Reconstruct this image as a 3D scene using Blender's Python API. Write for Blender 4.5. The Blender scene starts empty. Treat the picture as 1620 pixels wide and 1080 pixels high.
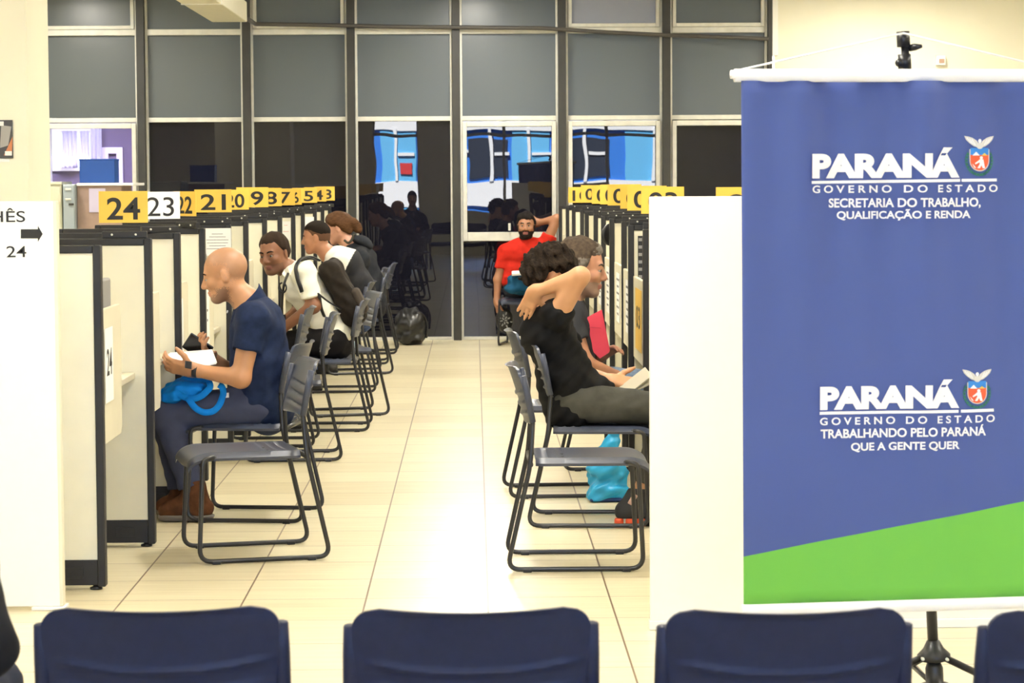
import bpy, math, random
import numpy as np
from mathutils import Vector, Matrix

# ------------------------------------------------------------------ camera, world, light, exposure
scene = bpy.context.scene
col = scene.collection
FPX, CX, CY, CAMH = 3970.0, 810.0, 540.0, 1.541
ROLL = 0.0056
V = lambda *a: np.array(a, dtype=float)
def unit(v):
    v = np.asarray(v, float); return v / (np.linalg.norm(v) + 1e-12)
def cam_axes(yaw, pitch):
    R0 = V(math.cos(yaw), -math.sin(yaw), 0)
    F = V(math.sin(yaw) * math.cos(pitch), math.cos(yaw) * math.cos(pitch), -math.sin(pitch))
    U0 = np.cross(R0, F)
    return R0 * math.cos(ROLL) - U0 * math.sin(ROLL), U0 * math.cos(ROLL) + R0 * math.sin(ROLL), F
yaw, pitch = 0.015, 0.064
for _ in range(30):                       # the floor joints run to (750, 285)
    R, U, F = cam_axes(yaw, pitch)
    yaw += (FPX * R[1] / F[1] + 60) / FPX
    pitch -= (FPX * U[1] / F[1] - 255) / FPX
R, U, F = cam_axes(yaw, pitch)
CAM = V(0, 0, CAMH)
cam_data = bpy.data.cameras.new('camera')
cam = bpy.data.objects.new('camera', cam_data); col.objects.link(cam)
cam_data.sensor_width = 36.0
cam_data.lens = FPX / 1620 * 36.0
cam_data.clip_end = 200
cam.matrix_world = Matrix(((R[0], U[0], -F[0], 0), (R[1], U[1], -F[1], 0), (R[2], U[2], -F[2], CAMH), (0, 0, 0, 1)))
cam_data.dof.use_dof = True
cam_data.dof.focus_distance = 12.0
cam_data.dof.aperture_fstop = 13.0
scene.camera = cam
def ray(px, py):
    return F + R * (px - CX) / FPX - U * (py - CY) / FPX
def W(px, py, Y):                         # the point seen at a pixel, at a depth Y along the hall
    d = ray(px, py); return CAM + d * (Y / d[1])
def WZ(px, py, z):                        # the point seen at a pixel, at a height z
    d = ray(px, py); return CAM + d * ((z - CAMH) / d[2])

scene.view_settings.view_transform = 'Standard'
scene.view_settings.look = 'None'
scene.view_settings.gamma = 1
scene.view_settings.use_curve_mapping = False
scene.view_settings.exposure = 0.46

world = bpy.data.worlds.new('daylight_sky'); scene.world = world; world.use_nodes = True
world.node_tree.nodes['Background'].inputs[0].default_value = (0.62, 0.72, 1.0, 1)
world.node_tree.nodes['Background'].inputs[1].default_value = 3.0

sun_d = bpy.data.lights.new('sun', 'SUN'); sun_d.energy = 75; sun_d.angle = 0.02; sun_d.color = (1, 0.96, 0.9)
sun = bpy.data.objects.new('sun', sun_d); col.objects.link(sun)
sun.rotation_euler = Vector((0.25, -1.0, -0.95)).to_track_quat('-Z', 'Y').to_euler()

LAMP_W = 62.0
LAMP_Z = 3.42
lamp_spots = [(x, y) for y in (-1.5, 3.0, 7.0, 11.0, 15.0, 19.0, 22.6) for x in (-3.9, 0.0, 3.9)]
for (x, y) in lamp_spots:                 # the tubes of the ceiling lamps built further down
    ld = bpy.data.lights.new('lamp_tube_light', 'AREA'); ld.shape = 'RECTANGLE'; ld.size = 0.26; ld.size_y = 1.2
    ld.energy = LAMP_W * (0.35 if y < 0 else 0.72 if y < 4 else 1.05); ld.color = (1.0, 0.95, 0.85)
    lo = bpy.data.objects.new('lamp_tube_light', ld); col.objects.link(lo); lo.location = (x, y, LAMP_Z - 0.09)

# ------------------------------------------------------------------ helpers
def mat(name, color, rough=0.5, metal=0.0, spec=None, noise=0.0, nscale=40.0, bump=0.0, bscale=200.0, coat=0.0, sheen=0.0, stretch=None):
    m = bpy.data.materials.new(name); m.use_nodes = True
    nt = m.node_tree; b = nt.nodes['Principled BSDF']
    b.inputs['Base Color'].default_value = (*color, 1); b.inputs['Roughness'].default_value = rough
    b.inputs['Metallic'].default_value = metal; b.inputs['Specular IOR Level'].default_value = spec if spec is not None else (0.5 if rough < 0.66 else 0.12)
    b.inputs['Coat Weight'].default_value = coat
    b.inputs['Sheen Weight'].default_value = sheen
    tc = nt.nodes.new('ShaderNodeTexCoord')
    src = tc.outputs['Object']
    if stretch:
        mp = nt.nodes.new('ShaderNodeMapping'); mp.inputs['Scale'].default_value = stretch
        nt.links.new(src, mp.inputs['Vector']); src = mp.outputs['Vector']
    if noise:
        n = nt.nodes.new('ShaderNodeTexNoise'); n.inputs['Scale'].default_value = nscale; n.inputs['Detail'].default_value = 4
        nt.links.new(src, n.inputs['Vector'])
        r = nt.nodes.new('ShaderNodeValToRGB')
        r.color_ramp.elements[0].position = 0.3; r.color_ramp.elements[1].position = 0.7
        r.color_ramp.elements[0].color = (*[max(0, c * (1 - noise)) for c in color], 1)
        r.color_ramp.elements[1].color = (*[min(1, c * (1 + noise)) for c in color], 1)
        nt.links.new(n.outputs['Fac'], r.inputs['Fac']); nt.links.new(r.outputs['Color'], b.inputs['Base Color'])
    if bump:
        n = nt.nodes.new('ShaderNodeTexNoise'); n.inputs['Scale'].default_value = bscale; n.inputs['Detail'].default_value = 3
        nt.links.new(src, n.inputs['Vector'])
        bp = nt.nodes.new('ShaderNodeBump'); bp.inputs['Strength'].default_value = bump; bp.inputs['Distance'].default_value = 0.004
        nt.links.new(n.outputs['Fac'], bp.inputs['Height']); nt.links.new(bp.outputs['Normal'], b.inputs['Normal'])
    return m

class MB:                                  # collects shapes; build() links them as ONE mesh object
    def __init__(s): s.v = []; s.f = []; s.mi = []; s.cur = 0
    def add(s, vs, fs):
        o = len(s.v); s.v += [tuple(float(c) for c in p) for p in vs]
        s.f += [tuple(i + o for i in f) for f in fs]; s.mi += [s.cur] * len(fs)
    def box(s, lo, hi, rot=None, piv=None):
        (x0, y0, z0), (x1, y1, z1) = lo, hi
        vs = [V(x, y, z) for z in (z0, z1) for y in (y0, y1) for x in (x0, x1)]
        if rot is not None:
            p = V(*(piv if piv is not None else [(a + b) / 2 for a, b in zip(lo, hi)]))
            vs = [p + rot @ (v - p) for v in vs]
        s.add(vs, [(0, 2, 3, 1), (4, 5, 7, 6), (0, 1, 5, 4), (2, 6, 7, 3), (0, 4, 6, 2), (1, 3, 7, 5)]); return s
    def obox(s, c, ax, half):              # box with its own axes
        a, b, d = [unit(q) * h for q, h in zip(ax, half)]
        c = V(*c)
        vs = [c + sx * a + sy * b + sz * d for sz in (-1, 1) for sy in (-1, 1) for sx in (-1, 1)]
        s.add(vs, [(0, 2, 3, 1), (4, 5, 7, 6), (0, 1, 5, 4), (2, 6, 7, 3), (0, 4, 6, 2), (1, 3, 7, 5)]); return s
    def tube(s, pts, r, seg=10, cap=True, flat=None):
        pts = [V(*p) for p in pts]; n = len(pts)
        rs = r if isinstance(r, (list, tuple)) else [r] * n
        up = None; rings = []
        for i in range(n):
            t = unit(pts[min(i + 1, n - 1)] - pts[max(i - 1, 0)])
            if up is None:
                a = V(0, 0, 1) if abs(t[2]) < 0.9 else V(1, 0, 0)
                up = unit(a - t * np.dot(a, t))
            else: up = unit(up - t * np.dot(up, t))
            sd = np.cross(t, up)
            fl = flat or (1, 1)
            rings.append([pts[i] + rs[i] * (fl[0] * math.cos(k * 2 * math.pi / seg) * sd + fl[1] * math.sin(k * 2 * math.pi / seg) * up) for k in range(seg)])
        vs = [p for ring in rings for p in ring]; fs = []
        for i in range(n - 1):
            for k in range(seg):
                a, b = i * seg + k, i * seg + (k + 1) % seg
                fs.append((a, b, b + seg, a + seg))
        if cap: fs += [tuple(range(seg))[::-1], tuple((n - 1) * seg + k for k in range(seg))]
        s.add(vs, fs); return s
    def prism(s, poly, o, ex, ey, th):     # polygon in the plane (ex, ey) at o, with thickness th along ex x ey
        o, ex, ey = V(*o), V(*ex), V(*ey); n = np.cross(ex, ey); k = len(poly)
        vs = [o + ex * a + ey * b for a, b in poly] + [o + ex * a + ey * b + n * th for a, b in poly]
        s.add(vs, [tuple(range(k))[::-1], tuple(range(k, 2 * k))] + [(i, (i + 1) % k, (i + 1) % k + k, i + k) for i in range(k)]); return s
    def grid(s, P):                        # P[i][j] points, open sheet
        n, m = len(P), len(P[0])
        s.add([p for row in P for p in row], [(i * m + j, i * m + j + 1, (i + 1) * m + j + 1, (i + 1) * m + j) for i in range(n - 1) for j in range(m - 1)]); return s
    def shell(s, P, Q):                    # two sheets joined round the rim
        n, m = len(P), len(P[0]); o = n * m
        vs = [p for row in P for p in row] + [p for row in Q for p in row]; fs = []
        for i in range(n - 1):
            for j in range(m - 1):
                a = (i * m + j, i * m + j + 1, (i + 1) * m + j + 1, (i + 1) * m + j)
                fs += [a, tuple(x + o for x in a[::-1])]
        rim = [j for j in range(m)] + [i * m + m - 1 for i in range(1, n)] + [(n - 1) * m + j for j in range(m - 2, -1, -1)] + [i * m for i in range(n - 2, 0, -1)]
        for a, b in zip(rim, rim[1:] + rim[:1]): fs.append((b, a, a + o, b + o))
        s.add(vs, fs); return s
    def lathe(s, prof, c, ax=(0, 0, 1), seg=24):
        ax = unit(ax); a = V(1, 0, 0) if abs(ax[0]) < 0.9 else V(0, 1, 0)
        e1 = unit(np.cross(ax, a)); e2 = np.cross(ax, e1); c = V(*c); n = len(prof)
        vs = [c + ax * h + r * (math.cos(k * 2 * math.pi / seg) * e1 + math.sin(k * 2 * math.pi / seg) * e2) for r, h in prof for k in range(seg)]
        fs = [(i * seg + k, i * seg + (k + 1) % seg, (i + 1) * seg + (k + 1) % seg, (i + 1) * seg + k) for i in range(n - 1) for k in range(seg)]
        fs += [tuple(range(seg))[::-1], tuple((n - 1) * seg + k for k in range(seg))]
        s.add(vs, fs); return s
    def build(s, name, mats, parent=None, smooth=False, bevel=0.0, offset=None, subsurf=0):
        me = bpy.data.meshes.new(name)
        off = V(0, 0, 0) if offset is None else V(*offset)
        me.from_pydata([tuple(V(*p) - off) for p in s.v], [], s.f)
        for m in (mats if isinstance(mats, (list, tuple)) else [mats]): me.materials.append(m)
        me.polygons.foreach_set('material_index', s.mi)
        me.validate()
        o = bpy.data.objects.new(name, me); col.objects.link(o)
        if parent is not None: o.parent = parent
        elif offset is not None: o.location = tuple(off)
        if smooth:
            me.polygons.foreach_set('use_smooth', [True] * len(me.polygons))
            if smooth != True: me.set_sharp_from_angle(angle=math.radians(smooth))
        if bevel:
            b = o.modifiers.new('bevel', 'BEVEL'); b.width = bevel; b.segments = 2; b.limit_method = 'ANGLE'
        if subsurf:
            b = o.modifiers.new('subsurf', 'SUBSURF'); b.levels = b.render_levels = subsurf
        return o

def tag(o, label=None, cat=None, group=None, kind=None):
    if label: o['label'] = label
    if cat: o['category'] = cat
    if group: o['group'] = group
    if kind: o['kind'] = kind
    return o
def thing(name, loc, label, cat, group=None, rz=0.0):
    o = bpy.data.objects.new(name, None); col.objects.link(o)
    o.empty_display_size = 0.05
    o.location = tuple(float(c) for c in loc); o.rotation_euler = (0, 0, rz)
    return tag(o, label, cat, group)
def dup(root, loc, rz, label, group=None):
    r = root.copy(); col.objects.link(r); r.location = tuple(float(c) for c in loc); r.rotation_euler = (0, 0, rz); r['label'] = label
    if group: r['group'] = group
    for ch in list(root.children):
        c = ch.copy(); col.objects.link(c); c.parent = r
        for g in list(ch.children):
            d = g.copy(); col.objects.link(d); d.parent = c
    return r
def struct(o): o['kind'] = 'structure'; return o
def fillet(pts, rad, n=5):
    pts = [V(*p) for p in pts]; out = [pts[0]]
    for i in range(1, len(pts) - 1):
        a, b, c = pts[i - 1], pts[i], pts[i + 1]
        d1, d2 = unit(a - b), unit(c - b)
        rr = min(rad, np.linalg.norm(a - b) * 0.45, np.linalg.norm(c - b) * 0.45)
        p0, p1 = b + d1 * rr, b + d2 * rr
        for k in range(n + 1):
            t = k / n; out.append((1 - t) ** 2 * p0 + 2 * t * (1 - t) * b + t * t * p1)
    out.append(pts[-1]); return out
def rotz(a): return np.array([[math.cos(a), -math.sin(a), 0], [math.sin(a), math.cos(a), 0], [0, 0, 1]])

def text_mesh(body, fit, bold=0.0, spacing=1.0, depth=0.0006, shear=0.0):
    """letters as a mesh in the xy plane, scaled to fill fit = (x0, y0, x1, y1); returns (verts, faces)"""
    cu = bpy.data.curves.new('lettering', 'FONT'); cu.body = body; cu.size = 1.0
    cu.space_character = spacing; cu.offset = bold; cu.extrude = 0.02; cu.resolution_u = 6; cu.shear = shear
    ob = bpy.data.objects.new('lettering', cu); col.objects.link(ob)
    dg = bpy.context.evaluated_depsgraph_get()
    me = bpy.data.meshes.new_from_object(ob.evaluated_get(dg))
    vs = np.array([v.co[:] for v in me.vertices]); fs = [tuple(p.vertices) for p in me.polygons]
    bpy.data.objects.remove(ob); bpy.data.curves.remove(cu); bpy.data.meshes.remove(me)
    lo, hi = vs.min(0), vs.max(0)
    x0, y0, x1, y1 = fit
    vs[:, 0] = x0 + (vs[:, 0] - lo[0]) / (hi[0] - lo[0]) * (x1 - x0)
    vs[:, 1] = y0 + (vs[:, 1] - lo[1]) / (hi[1] - lo[1]) * (y1 - y0)
    vs[:, 2] = (vs[:, 2] - lo[2]) / (hi[2] - lo[2]) * depth
    return vs, fs
def put_text(mb, body, fit, o, ex, ey, lift=0.001, **kw):   # letters lying on the plane (o, ex, ey), facing ex x ey
    vs, fs = text_mesh(body, fit, **kw)
    o, ex, ey = V(*o), unit(ex), unit(ey); n = np.cross(ex, ey)
    mb.add([o + ex * v[0] + ey * v[1] + n * (v[2] + lift) for v in vs], fs)

# ------------------------------------------------------------------ materials
M = {}
M['wall'] = mat('cream_wall_paint', (0.80, 0.77, 0.62), 0.6, noise=0.02, nscale=3)
M['wall_pale'] = mat('pale_blue_wall', (0.50, 0.62, 0.70), 0.6, noise=0.02, nscale=3)  # pale blue where the other walls are cream
M['ceiling'] = mat('ceiling_paint', (0.8, 0.78, 0.7), 0.8)
M['black'] = mat('black_metal', (0.010, 0.010, 0.012), 0.38, noise=0.25, nscale=60)
M['black_frame'] = mat('black_panel_frame', (0.009, 0.009, 0.011), 0.5, noise=0.2, nscale=30)
M['cream'] = mat('cream_laminate', (0.72, 0.69, 0.54), 0.45, noise=0.03, nscale=8)
M['cream_board'] = mat('cream_board', (0.66, 0.62, 0.47), 0.5, noise=0.03, nscale=8)
M['white_board'] = mat('white_board_paint', (0.86, 0.85, 0.80), 0.5, noise=0.01, nscale=2)
M['paper'] = mat('white_paper', (0.82, 0.82, 0.80), 0.7)
M['print'] = mat('grey_print', (0.22, 0.22, 0.22), 0.8)
M['ink'] = mat('black_ink', (0.012, 0.012, 0.012), 0.6)
M['yellow'] = mat('yellow_card', (0.80, 0.50, 0.07), 0.6, noise=0.04, nscale=12)
M['alu'] = mat('white_painted_frame', (0.62, 0.61, 0.54), 0.4, noise=0.08, nscale=12)
M['mullion'] = mat('dark_grey_steel', (0.026, 0.026, 0.023), 0.55, noise=0.15, nscale=9)
M['grey_plastic'] = mat('grey_plastic', (0.25, 0.25, 0.25), 0.45)
M['desk'] = mat('beige_desktop', (0.58, 0.53, 0.40), 0.4, noise=0.05, nscale=15)
M['chair_blue'] = mat('slate_blue_plastic', (0.044, 0.053, 0.084), 0.34, noise=0.06, nscale=50, bump=0.08, bscale=500)
M['chair_shaded'] = mat('shaded_blue_plastic', (0.010, 0.015, 0.042), 0.55, spec=0.25, noise=0.08, nscale=50, bump=0.08, bscale=500)  # chair plastic darkened for the dim front row, its shade put into colour
M['tube'] = mat('black_steel_tube', (0.012, 0.012, 0.014), 0.3, spec=0.6)
M['banner_white'] = mat('white_plastic_rod', (0.86, 0.86, 0.86), 0.35)
M['cord'] = mat('white_cord', (0.85, 0.85, 0.83), 0.7)
M['blue_box'] = mat('blue_box_plastic', (0.004, 0.055, 0.27), 0.4)
M['locker'] = mat('cream_steel', (0.55, 0.55, 0.42), 0.4, noise=0.03, nscale=5)
M['locker_grey'] = mat('grey_steel', (0.30, 0.35, 0.38), 0.4, noise=0.03, nscale=5)
M['brown_board'] = mat('brown_board', (0.30, 0.21, 0.17), 0.6, noise=0.1, nscale=12)
M['lamp_glow'] = bpy.data.materials.new('lamp_diffuser_glow'); M['lamp_glow'].use_nodes = True
_b = M['lamp_glow'].node_tree.nodes['Principled BSDF']; _b.inputs['Emission Color'].default_value = (1, 0.94, 0.8, 1); _b.inputs['Emission Strength'].default_value = 6

def floor_material():
    m = bpy.data.materials.new('cream_porcelain_tiles'); m.use_nodes = True
    nt = m.node_tree; N = nt.nodes; L = nt.links; b = N['Principled BSDF']
    g = N.new('ShaderNodeNewGeometry')
    mp = N.new('ShaderNodeMapping'); L.new(g.outputs['Position'], mp.inputs['Vector'])
    T = 0.45
    mp.inputs['Location'].default_value = (-0.041 / T + 200, -9.21 / T + 200, 0); mp.inputs['Scale'].default_value = (1 / T, 1 / T, 1)
    sx = N.new('ShaderNodeSeparateXYZ'); L.new(mp.outputs['Vector'], sx.inputs[0])
    def math_(op, a, bb=None):
        n = N.new('ShaderNodeMath'); n.operation = op
        for i, q in enumerate((a, bb)):
            if q is None: continue
            if isinstance(q, (int, float)): n.inputs[i].default_value = q
            else: L.new(q, n.inputs[i])
        return n.outputs[0]
    colx = math_('FLOOR', sx.outputs['X'])
    shift = math_('MULTIPLY', math_('MODULO', math_('MULTIPLY', colx, 7.0), 3.0), 0.0)   # rows line up
    yy = math_('ADD', sx.outputs['Y'], shift)
    fx, fy = math_('FRACT', sx.outputs['X']), math_('FRACT', yy)
    dx = math_('SUBTRACT', 0.5, math_('ABSOLUTE', math_('SUBTRACT', fx, 0.5)))
    dy = math_('SUBTRACT', 0.5, math_('ABSOLUTE', math_('SUBTRACT', fy, 0.5)))
    gx, gy = math_('LESS_THAN', dx, 0.0075), math_('LESS_THAN', dy, 0.0062)
    grout = math_('MAXIMUM', gx, gy)
    cmb = N.new('ShaderNodeCombineXYZ'); L.new(colx, cmb.inputs[0]); L.new(math_('FLOOR', yy), cmb.inputs[1])
    wn = N.new('ShaderNodeTexWhiteNoise'); wn.noise_dimensions = '2D'; L.new(cmb.outputs[0], wn.inputs['Vector'])
    mp2 = N.new('ShaderNodeMapping'); L.new(g.outputs['Position'], mp2.inputs['Vector']); mp2.inputs['Scale'].default_value = (1.3, 16, 1)
    ns = N.new('ShaderNodeTexNoise'); L.new(mp2.outputs['Vector'], ns.inputs['Vector']); ns.inputs['Scale'].default_value = 1.6; ns.inputs['Detail'].default_value = 5
    v = math_('ADD', math_('MULTIPLY', wn.outputs['Value'], 0.35), math_('MULTIPLY', ns.outputs['Fac'], 0.9))
    rp = N.new('ShaderNodeValToRGB'); L.new(v, rp.inputs['Fac'])
    rp.color_ramp.elements[0].position = 0.25; rp.color_ramp.elements[0].color = (0.62, 0.53, 0.34, 1)
    rp.color_ramp.elements[1].position = 0.85; rp.color_ramp.elements[1].color = (0.78, 0.71, 0.50, 1)
    mx = N.new('ShaderNodeMix'); mx.data_type = 'RGBA'; L.new(grout, mx.inputs['Factor']); L.new(rp.outputs['Color'], mx.inputs['A'])
    mx.inputs['B'].default_value = (0.20, 0.13, 0.07, 1); L.new(mx.outputs['Result'], b.inputs['Base Color'])
    b.inputs['Roughness'].default_value = 0.32; b.inputs['Specular IOR Level'].default_value = 0.5
    return m
M['floor'] = floor_material()

def glass_dark(name, color, rough, wob, ior):
    m = bpy.data.materials.new(name); m.use_nodes = True
    nt = m.node_tree; b = nt.nodes['Principled BSDF']
    b.inputs['Base Color'].default_value = (*color, 1); b.inputs['Roughness'].default_value = rough; b.inputs['IOR'].default_value = ior
    if wob:
        tc = nt.nodes.new('ShaderNodeTexCoord'); n = nt.nodes.new('ShaderNodeTexNoise'); n.inputs['Scale'].default_value = 2.2; n.inputs['Detail'].default_value = 0.5
        nt.links.new(tc.outputs['Object'], n.inputs['Vector'])
        bp = nt.nodes.new('ShaderNodeBump'); bp.inputs['Strength'].default_value = wob; bp.inputs['Distance'].default_value = 0.01
        nt.links.new(n.outputs['Fac'], bp.inputs['Height']); nt.links.new(bp.outputs['Normal'], b.inputs['Normal'])
    return m
M['glass_dark'] = glass_dark('dark_backed_glass', (0.008, 0.008, 0.014), 0.0, 0.05, 1.47)  # opaque panes: the dark behind the glass is put into their colour
M['film'] = glass_dark('grey_filmed_glass', (0.085, 0.10, 0.105), 0.28, 0.0, 1.45)
M['film_glare'] = glass_dark('glare_painted_film', (0.22, 0.23, 0.28), 0.25, 0.0, 1.6)  # bluish light reflected by one top pane, put into its film colour
def clear_glass():
    m = bpy.data.materials.new('clear_window_glass'); m.use_nodes = True
    nt = m.node_tree; nt.nodes.clear(); o = nt.nodes.new('ShaderNodeOutputMaterial')
    t = nt.nodes.new('ShaderNodeBsdfTransparent'); t.inputs[0].default_value = (0.93, 0.94, 0.95, 1)
    g = nt.nodes.new('ShaderNodeBsdfGlossy'); g.inputs['Roughness'].default_value = 0.02
    mx = nt.nodes.new('ShaderNodeMixShader'); mx.inputs[0].default_value = 0.05
    nt.links.new(t.outputs[0], mx.inputs[1]); nt.links.new(g.outputs[0], mx.inputs[2]); nt.links.new(mx.outputs[0], o.inputs[0])
    return m
M['glass_clear'] = clear_glass()
# ------------------------------------------------------------------ the hall
YW = 24.3
CEIL = 3.75
struct(MB().box((-9, -9, -0.12), (9, YW + 0.25, 0)).build('floor', M['floor']))
struct(MB().box((-9, -3.2, CEIL), (9, YW + 0.25, CEIL + 0.15)).build('ceiling', M['ceiling']))
struct(MB().box((-7.2, -3.2, 0), (-7.0, YW + 0.2, CEIL)).build('wall_left', M['wall']))
struct(MB().box((7.0, -3.2, 0), (7.2, YW + 0.2, CEIL)).build('wall_right', M['wall']))
xw0 = W(58, 120, YW)[0] - 0.02
xw1 = W(1224, 60, YW)[0]
struct(MB().box((-7.0, YW - 0.02, 0), (xw0, YW + 0.2, CEIL)).build('wall_back', M['wall_pale']))
struct(MB().box((xw1, YW - 0.06, 0), (7.0, YW + 0.2, CEIL)).build('wall_back_side', M['wall']))
struct(MB().box((W(1217, 60, YW)[0], YW - 0.12, W(1222, 89, YW)[2]), (W(1228.5, 60, YW)[0], YW - 0.058, CEIL)).build('trim_1', M['white_board'], bevel=0.004))
pcx = W(44.5, 160, 14.0)[0]
struct(MB().box((pcx - 1.0, 14.0, 0), (pcx, 14.7, CEIL)).build('wall_pillar', M['wall'], bevel=0.01))
# street front behind the viewer, mirrored in the dark panes
YS = -3.0
pr = lambda px: (px - 750) / (FPX / (2 * YW - YS))            # where a reflection at px stands across the hall
f_ = MB()
edges = [-7.0, pr(592), pr(664), pr(716), pr(1040), 7.0]
f_.box((edges[0], YS - 0.2, 0), (edges[1], YS, CEIL)); f_.box((edges[2], YS - 0.2, 0), (edges[3], YS, CEIL)); f_.box((edges[4], YS - 0.2, 0), (edges[5], YS, CEIL))
f_.box((edges[1], YS - 0.2, 2.85), (edges[2], YS, CEIL)); f_.box((edges[3], YS - 0.2, 2.85), (edges[4], YS, CEIL))
f_.box((edges[1], YS - 0.2, 0), (edges[2], YS, 0.9)); f_.box((edges[3], YS - 0.2, 0), (edges[4], YS, 0.9))
struct(f_.build('wall_front', M['wall']))
f_ = MB()
for (a, b) in ((edges[1], edges[2]), (edges[3], edges[4])):
    f_.box((a, YS - 0.12, 2.42), (b, YS - 0.06, 2.48))
    k = max(1, round((b - a) / 1.0))
    for i in range(k + 1):
        x = a + (b - a) * i / k; f_.box((x - 0.03, YS - 0.12, 0.9), (x + 0.03, YS - 0.06, 2.85))
struct(f_.build('window_8', M['alu']))
mb_ = mat('blue_shop_front', (0.02, 0.20, 0.75), 0.6); mc_ = mat('light_blue_shop_front', (0.12, 0.48, 0.85), 0.6); mw_ = mat('white_shop_front', (0.85, 0.88, 0.92), 0.6); md_ = mat('dark_shop_window', (0.03, 0.04, 0.06), 0.2)
YF = -11.0
f_ = MB(); f_.box((-8, YF - 0.5, 0), (8.5, YF, 7.0)); f_.cur = 1
for x in (-2.2, 0.9, 3.6): f_.box((x, YF, 0.0), (x + 0.85, YF + 0.05, 5.0))
f_.cur = 2
f_.box((-8, YF, 2.7), (8.5, YF + 0.10, 3.05)); f_.box((-8, YF, 0.9), (8.5, YF + 0.08, 1.5)); f_.box((-2.9, YF, 0), (-2.4, YF + 0.09, 5)); f_.box((1.8, YF, 1.4), (2.0, YF + .09, 3))
f_.cur = 4
f_.box((-1.75, YF, 1.7), (-1.45, YF + .12, 2.0)); f_.box((2.9, YF, 3.1), (3.9, YF + .12, 3.35))
f_.cur = 2
for x in (-1.9, -.6, .35, 1.3, 2.6, 4.2, 5.0): f_.box((x, YF, 1.5), (x + .07, YF + .13, 2.75)); f_.box((x + .1, YF, 2.15), (x + .5, YF + .11, 2.22))
f_.cur = 3
for x in (-1.3, -0.1, 2.3, 4.5): f_.box((x, YF, 1.6), (x + 0.9, YF + 0.06, 2.5))
struct(f_.build('street_facade', [mb_, mc_, mw_, md_, mat('red_shop_sign', (.6, .03, .03), .6)]))
struct(MB().box((-9, YF, -0.14), (9, YS - 0.2, -0.0)).build('street', mat('grey_asphalt', (0.2, 0.2, 0.2), 0.9)))

# ------------------------------------------------------------------ window wall
mx = [W(p, 120, YW)[0] for p in (61.5, 225, 391.5, 556, 721.5, 888.5, 1053, 1216)]
Z1, Z2 = 2.135, 2.972
for i, x in enumerate(mx):
    hw = 0.038 if i < 7 else 0.022
    struct(MB().box((x - hw, YW - 0.13, 0), (x + hw, YW + 0.05, CEIL)).build('trim_%d' % (i + 2), M['mullion'], bevel=0.003))
def rect_frame(mb, x0, z0, x1, z1, w, y0, y1, wb=None, wt=None):
    wb = w if wb is None else wb; wt = w if wt is None else wt
    mb.box((x0, y0, z0), (x0 + w, y1, z1)); mb.box((x1 - w, y0, z0), (x1, y1, z1))
    mb.box((x0 + w, y0, z1 - wt), (x1 - w, y1, z1)); mb.box((x0 + w, y0, z0), (x1 - w, y1, z0 + wb))
for i in range(7):
    x0, x1 = mx[i] + 0.037, mx[i + 1] - (0.037 if i < 6 else 0.021)
    root = thing('window_%d' % (i + 1), ((x0 + x1) / 2, YW, 0), None, None); struct(root)
    off = V(*root.location)
    fr = MB()
    rect_frame(fr, x0, 0.0, x1, CEIL, 0.022, YW - 0.06, YW + 0.03, 0.03, 0.05)
    fr.box((x0 + .02, YW - 0.062, Z1 - 0.022), (x1 - .02, YW + 0.03, Z1 + 0.022))
    fr.box((x0 + .02, YW - 0.062, Z2 - 0.028), (x1 - .02, YW + 0.03, Z2 + 0.028))
    fr.build('window_frame', M['alu'], root, bevel=0.004, offset=off)
    low_b = 0.03; xa, xb = x0 + 0.02, x1 - 0.02
    if i in (0, 4, 5, 6):                      # an opening sash with its own frame
        sh = MB(); zb = 1.045 if i == 4 else 0.03
        rect_frame(sh, xa, zb - (0.09 if i == 4 else 0), xb, Z1 - 0.03, 0.042, YW - 0.085, YW - 0.012, 0.085 if i == 4 else 0.045, 0.05)
        sh.build('sash', M['alu'], root, bevel=0.005, offset=off)
        if i == 4:
            c = W(806, 358, YW - 0.09)
            MB().box((c[0] - .012, YW - 0.12, c[2] - .04), (c[0] + .012, YW - 0.085, c[2] + .03)).build('latch', M['alu'], root, bevel=0.004, offset=off)
    if i in (0, 2, 5, 6):
        sh = MB(); rect_frame(sh, xa + .005, Z2 + 0.03, xb - .005, CEIL - 0.05, 0.035, YW - 0.075, YW - 0.012)
        sh.build('top_sash', M['alu'], root, bevel=0.004, offset=off)
    MB().box((xa, YW - 0.008, 0.02), (xb, YW + 0.002, Z1 - 0.02)).build('lower_pane', M['glass_clear'] if i == 0 else M['glass_dark'], root, offset=off)
    MB().box((xa, YW - 0.008, Z1 + 0.02), (xb, YW + 0.002, Z2 - 0.02)).build('middle_pane', M['film'], root, offset=off)
    MB().box((xa, YW - 0.008, Z2 + 0.02), (xb, YW + 0.002, CEIL - 0.04)).build('upper_pane', M['film_glare'] if i == 5 else M['film'], root, offset=off)

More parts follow.
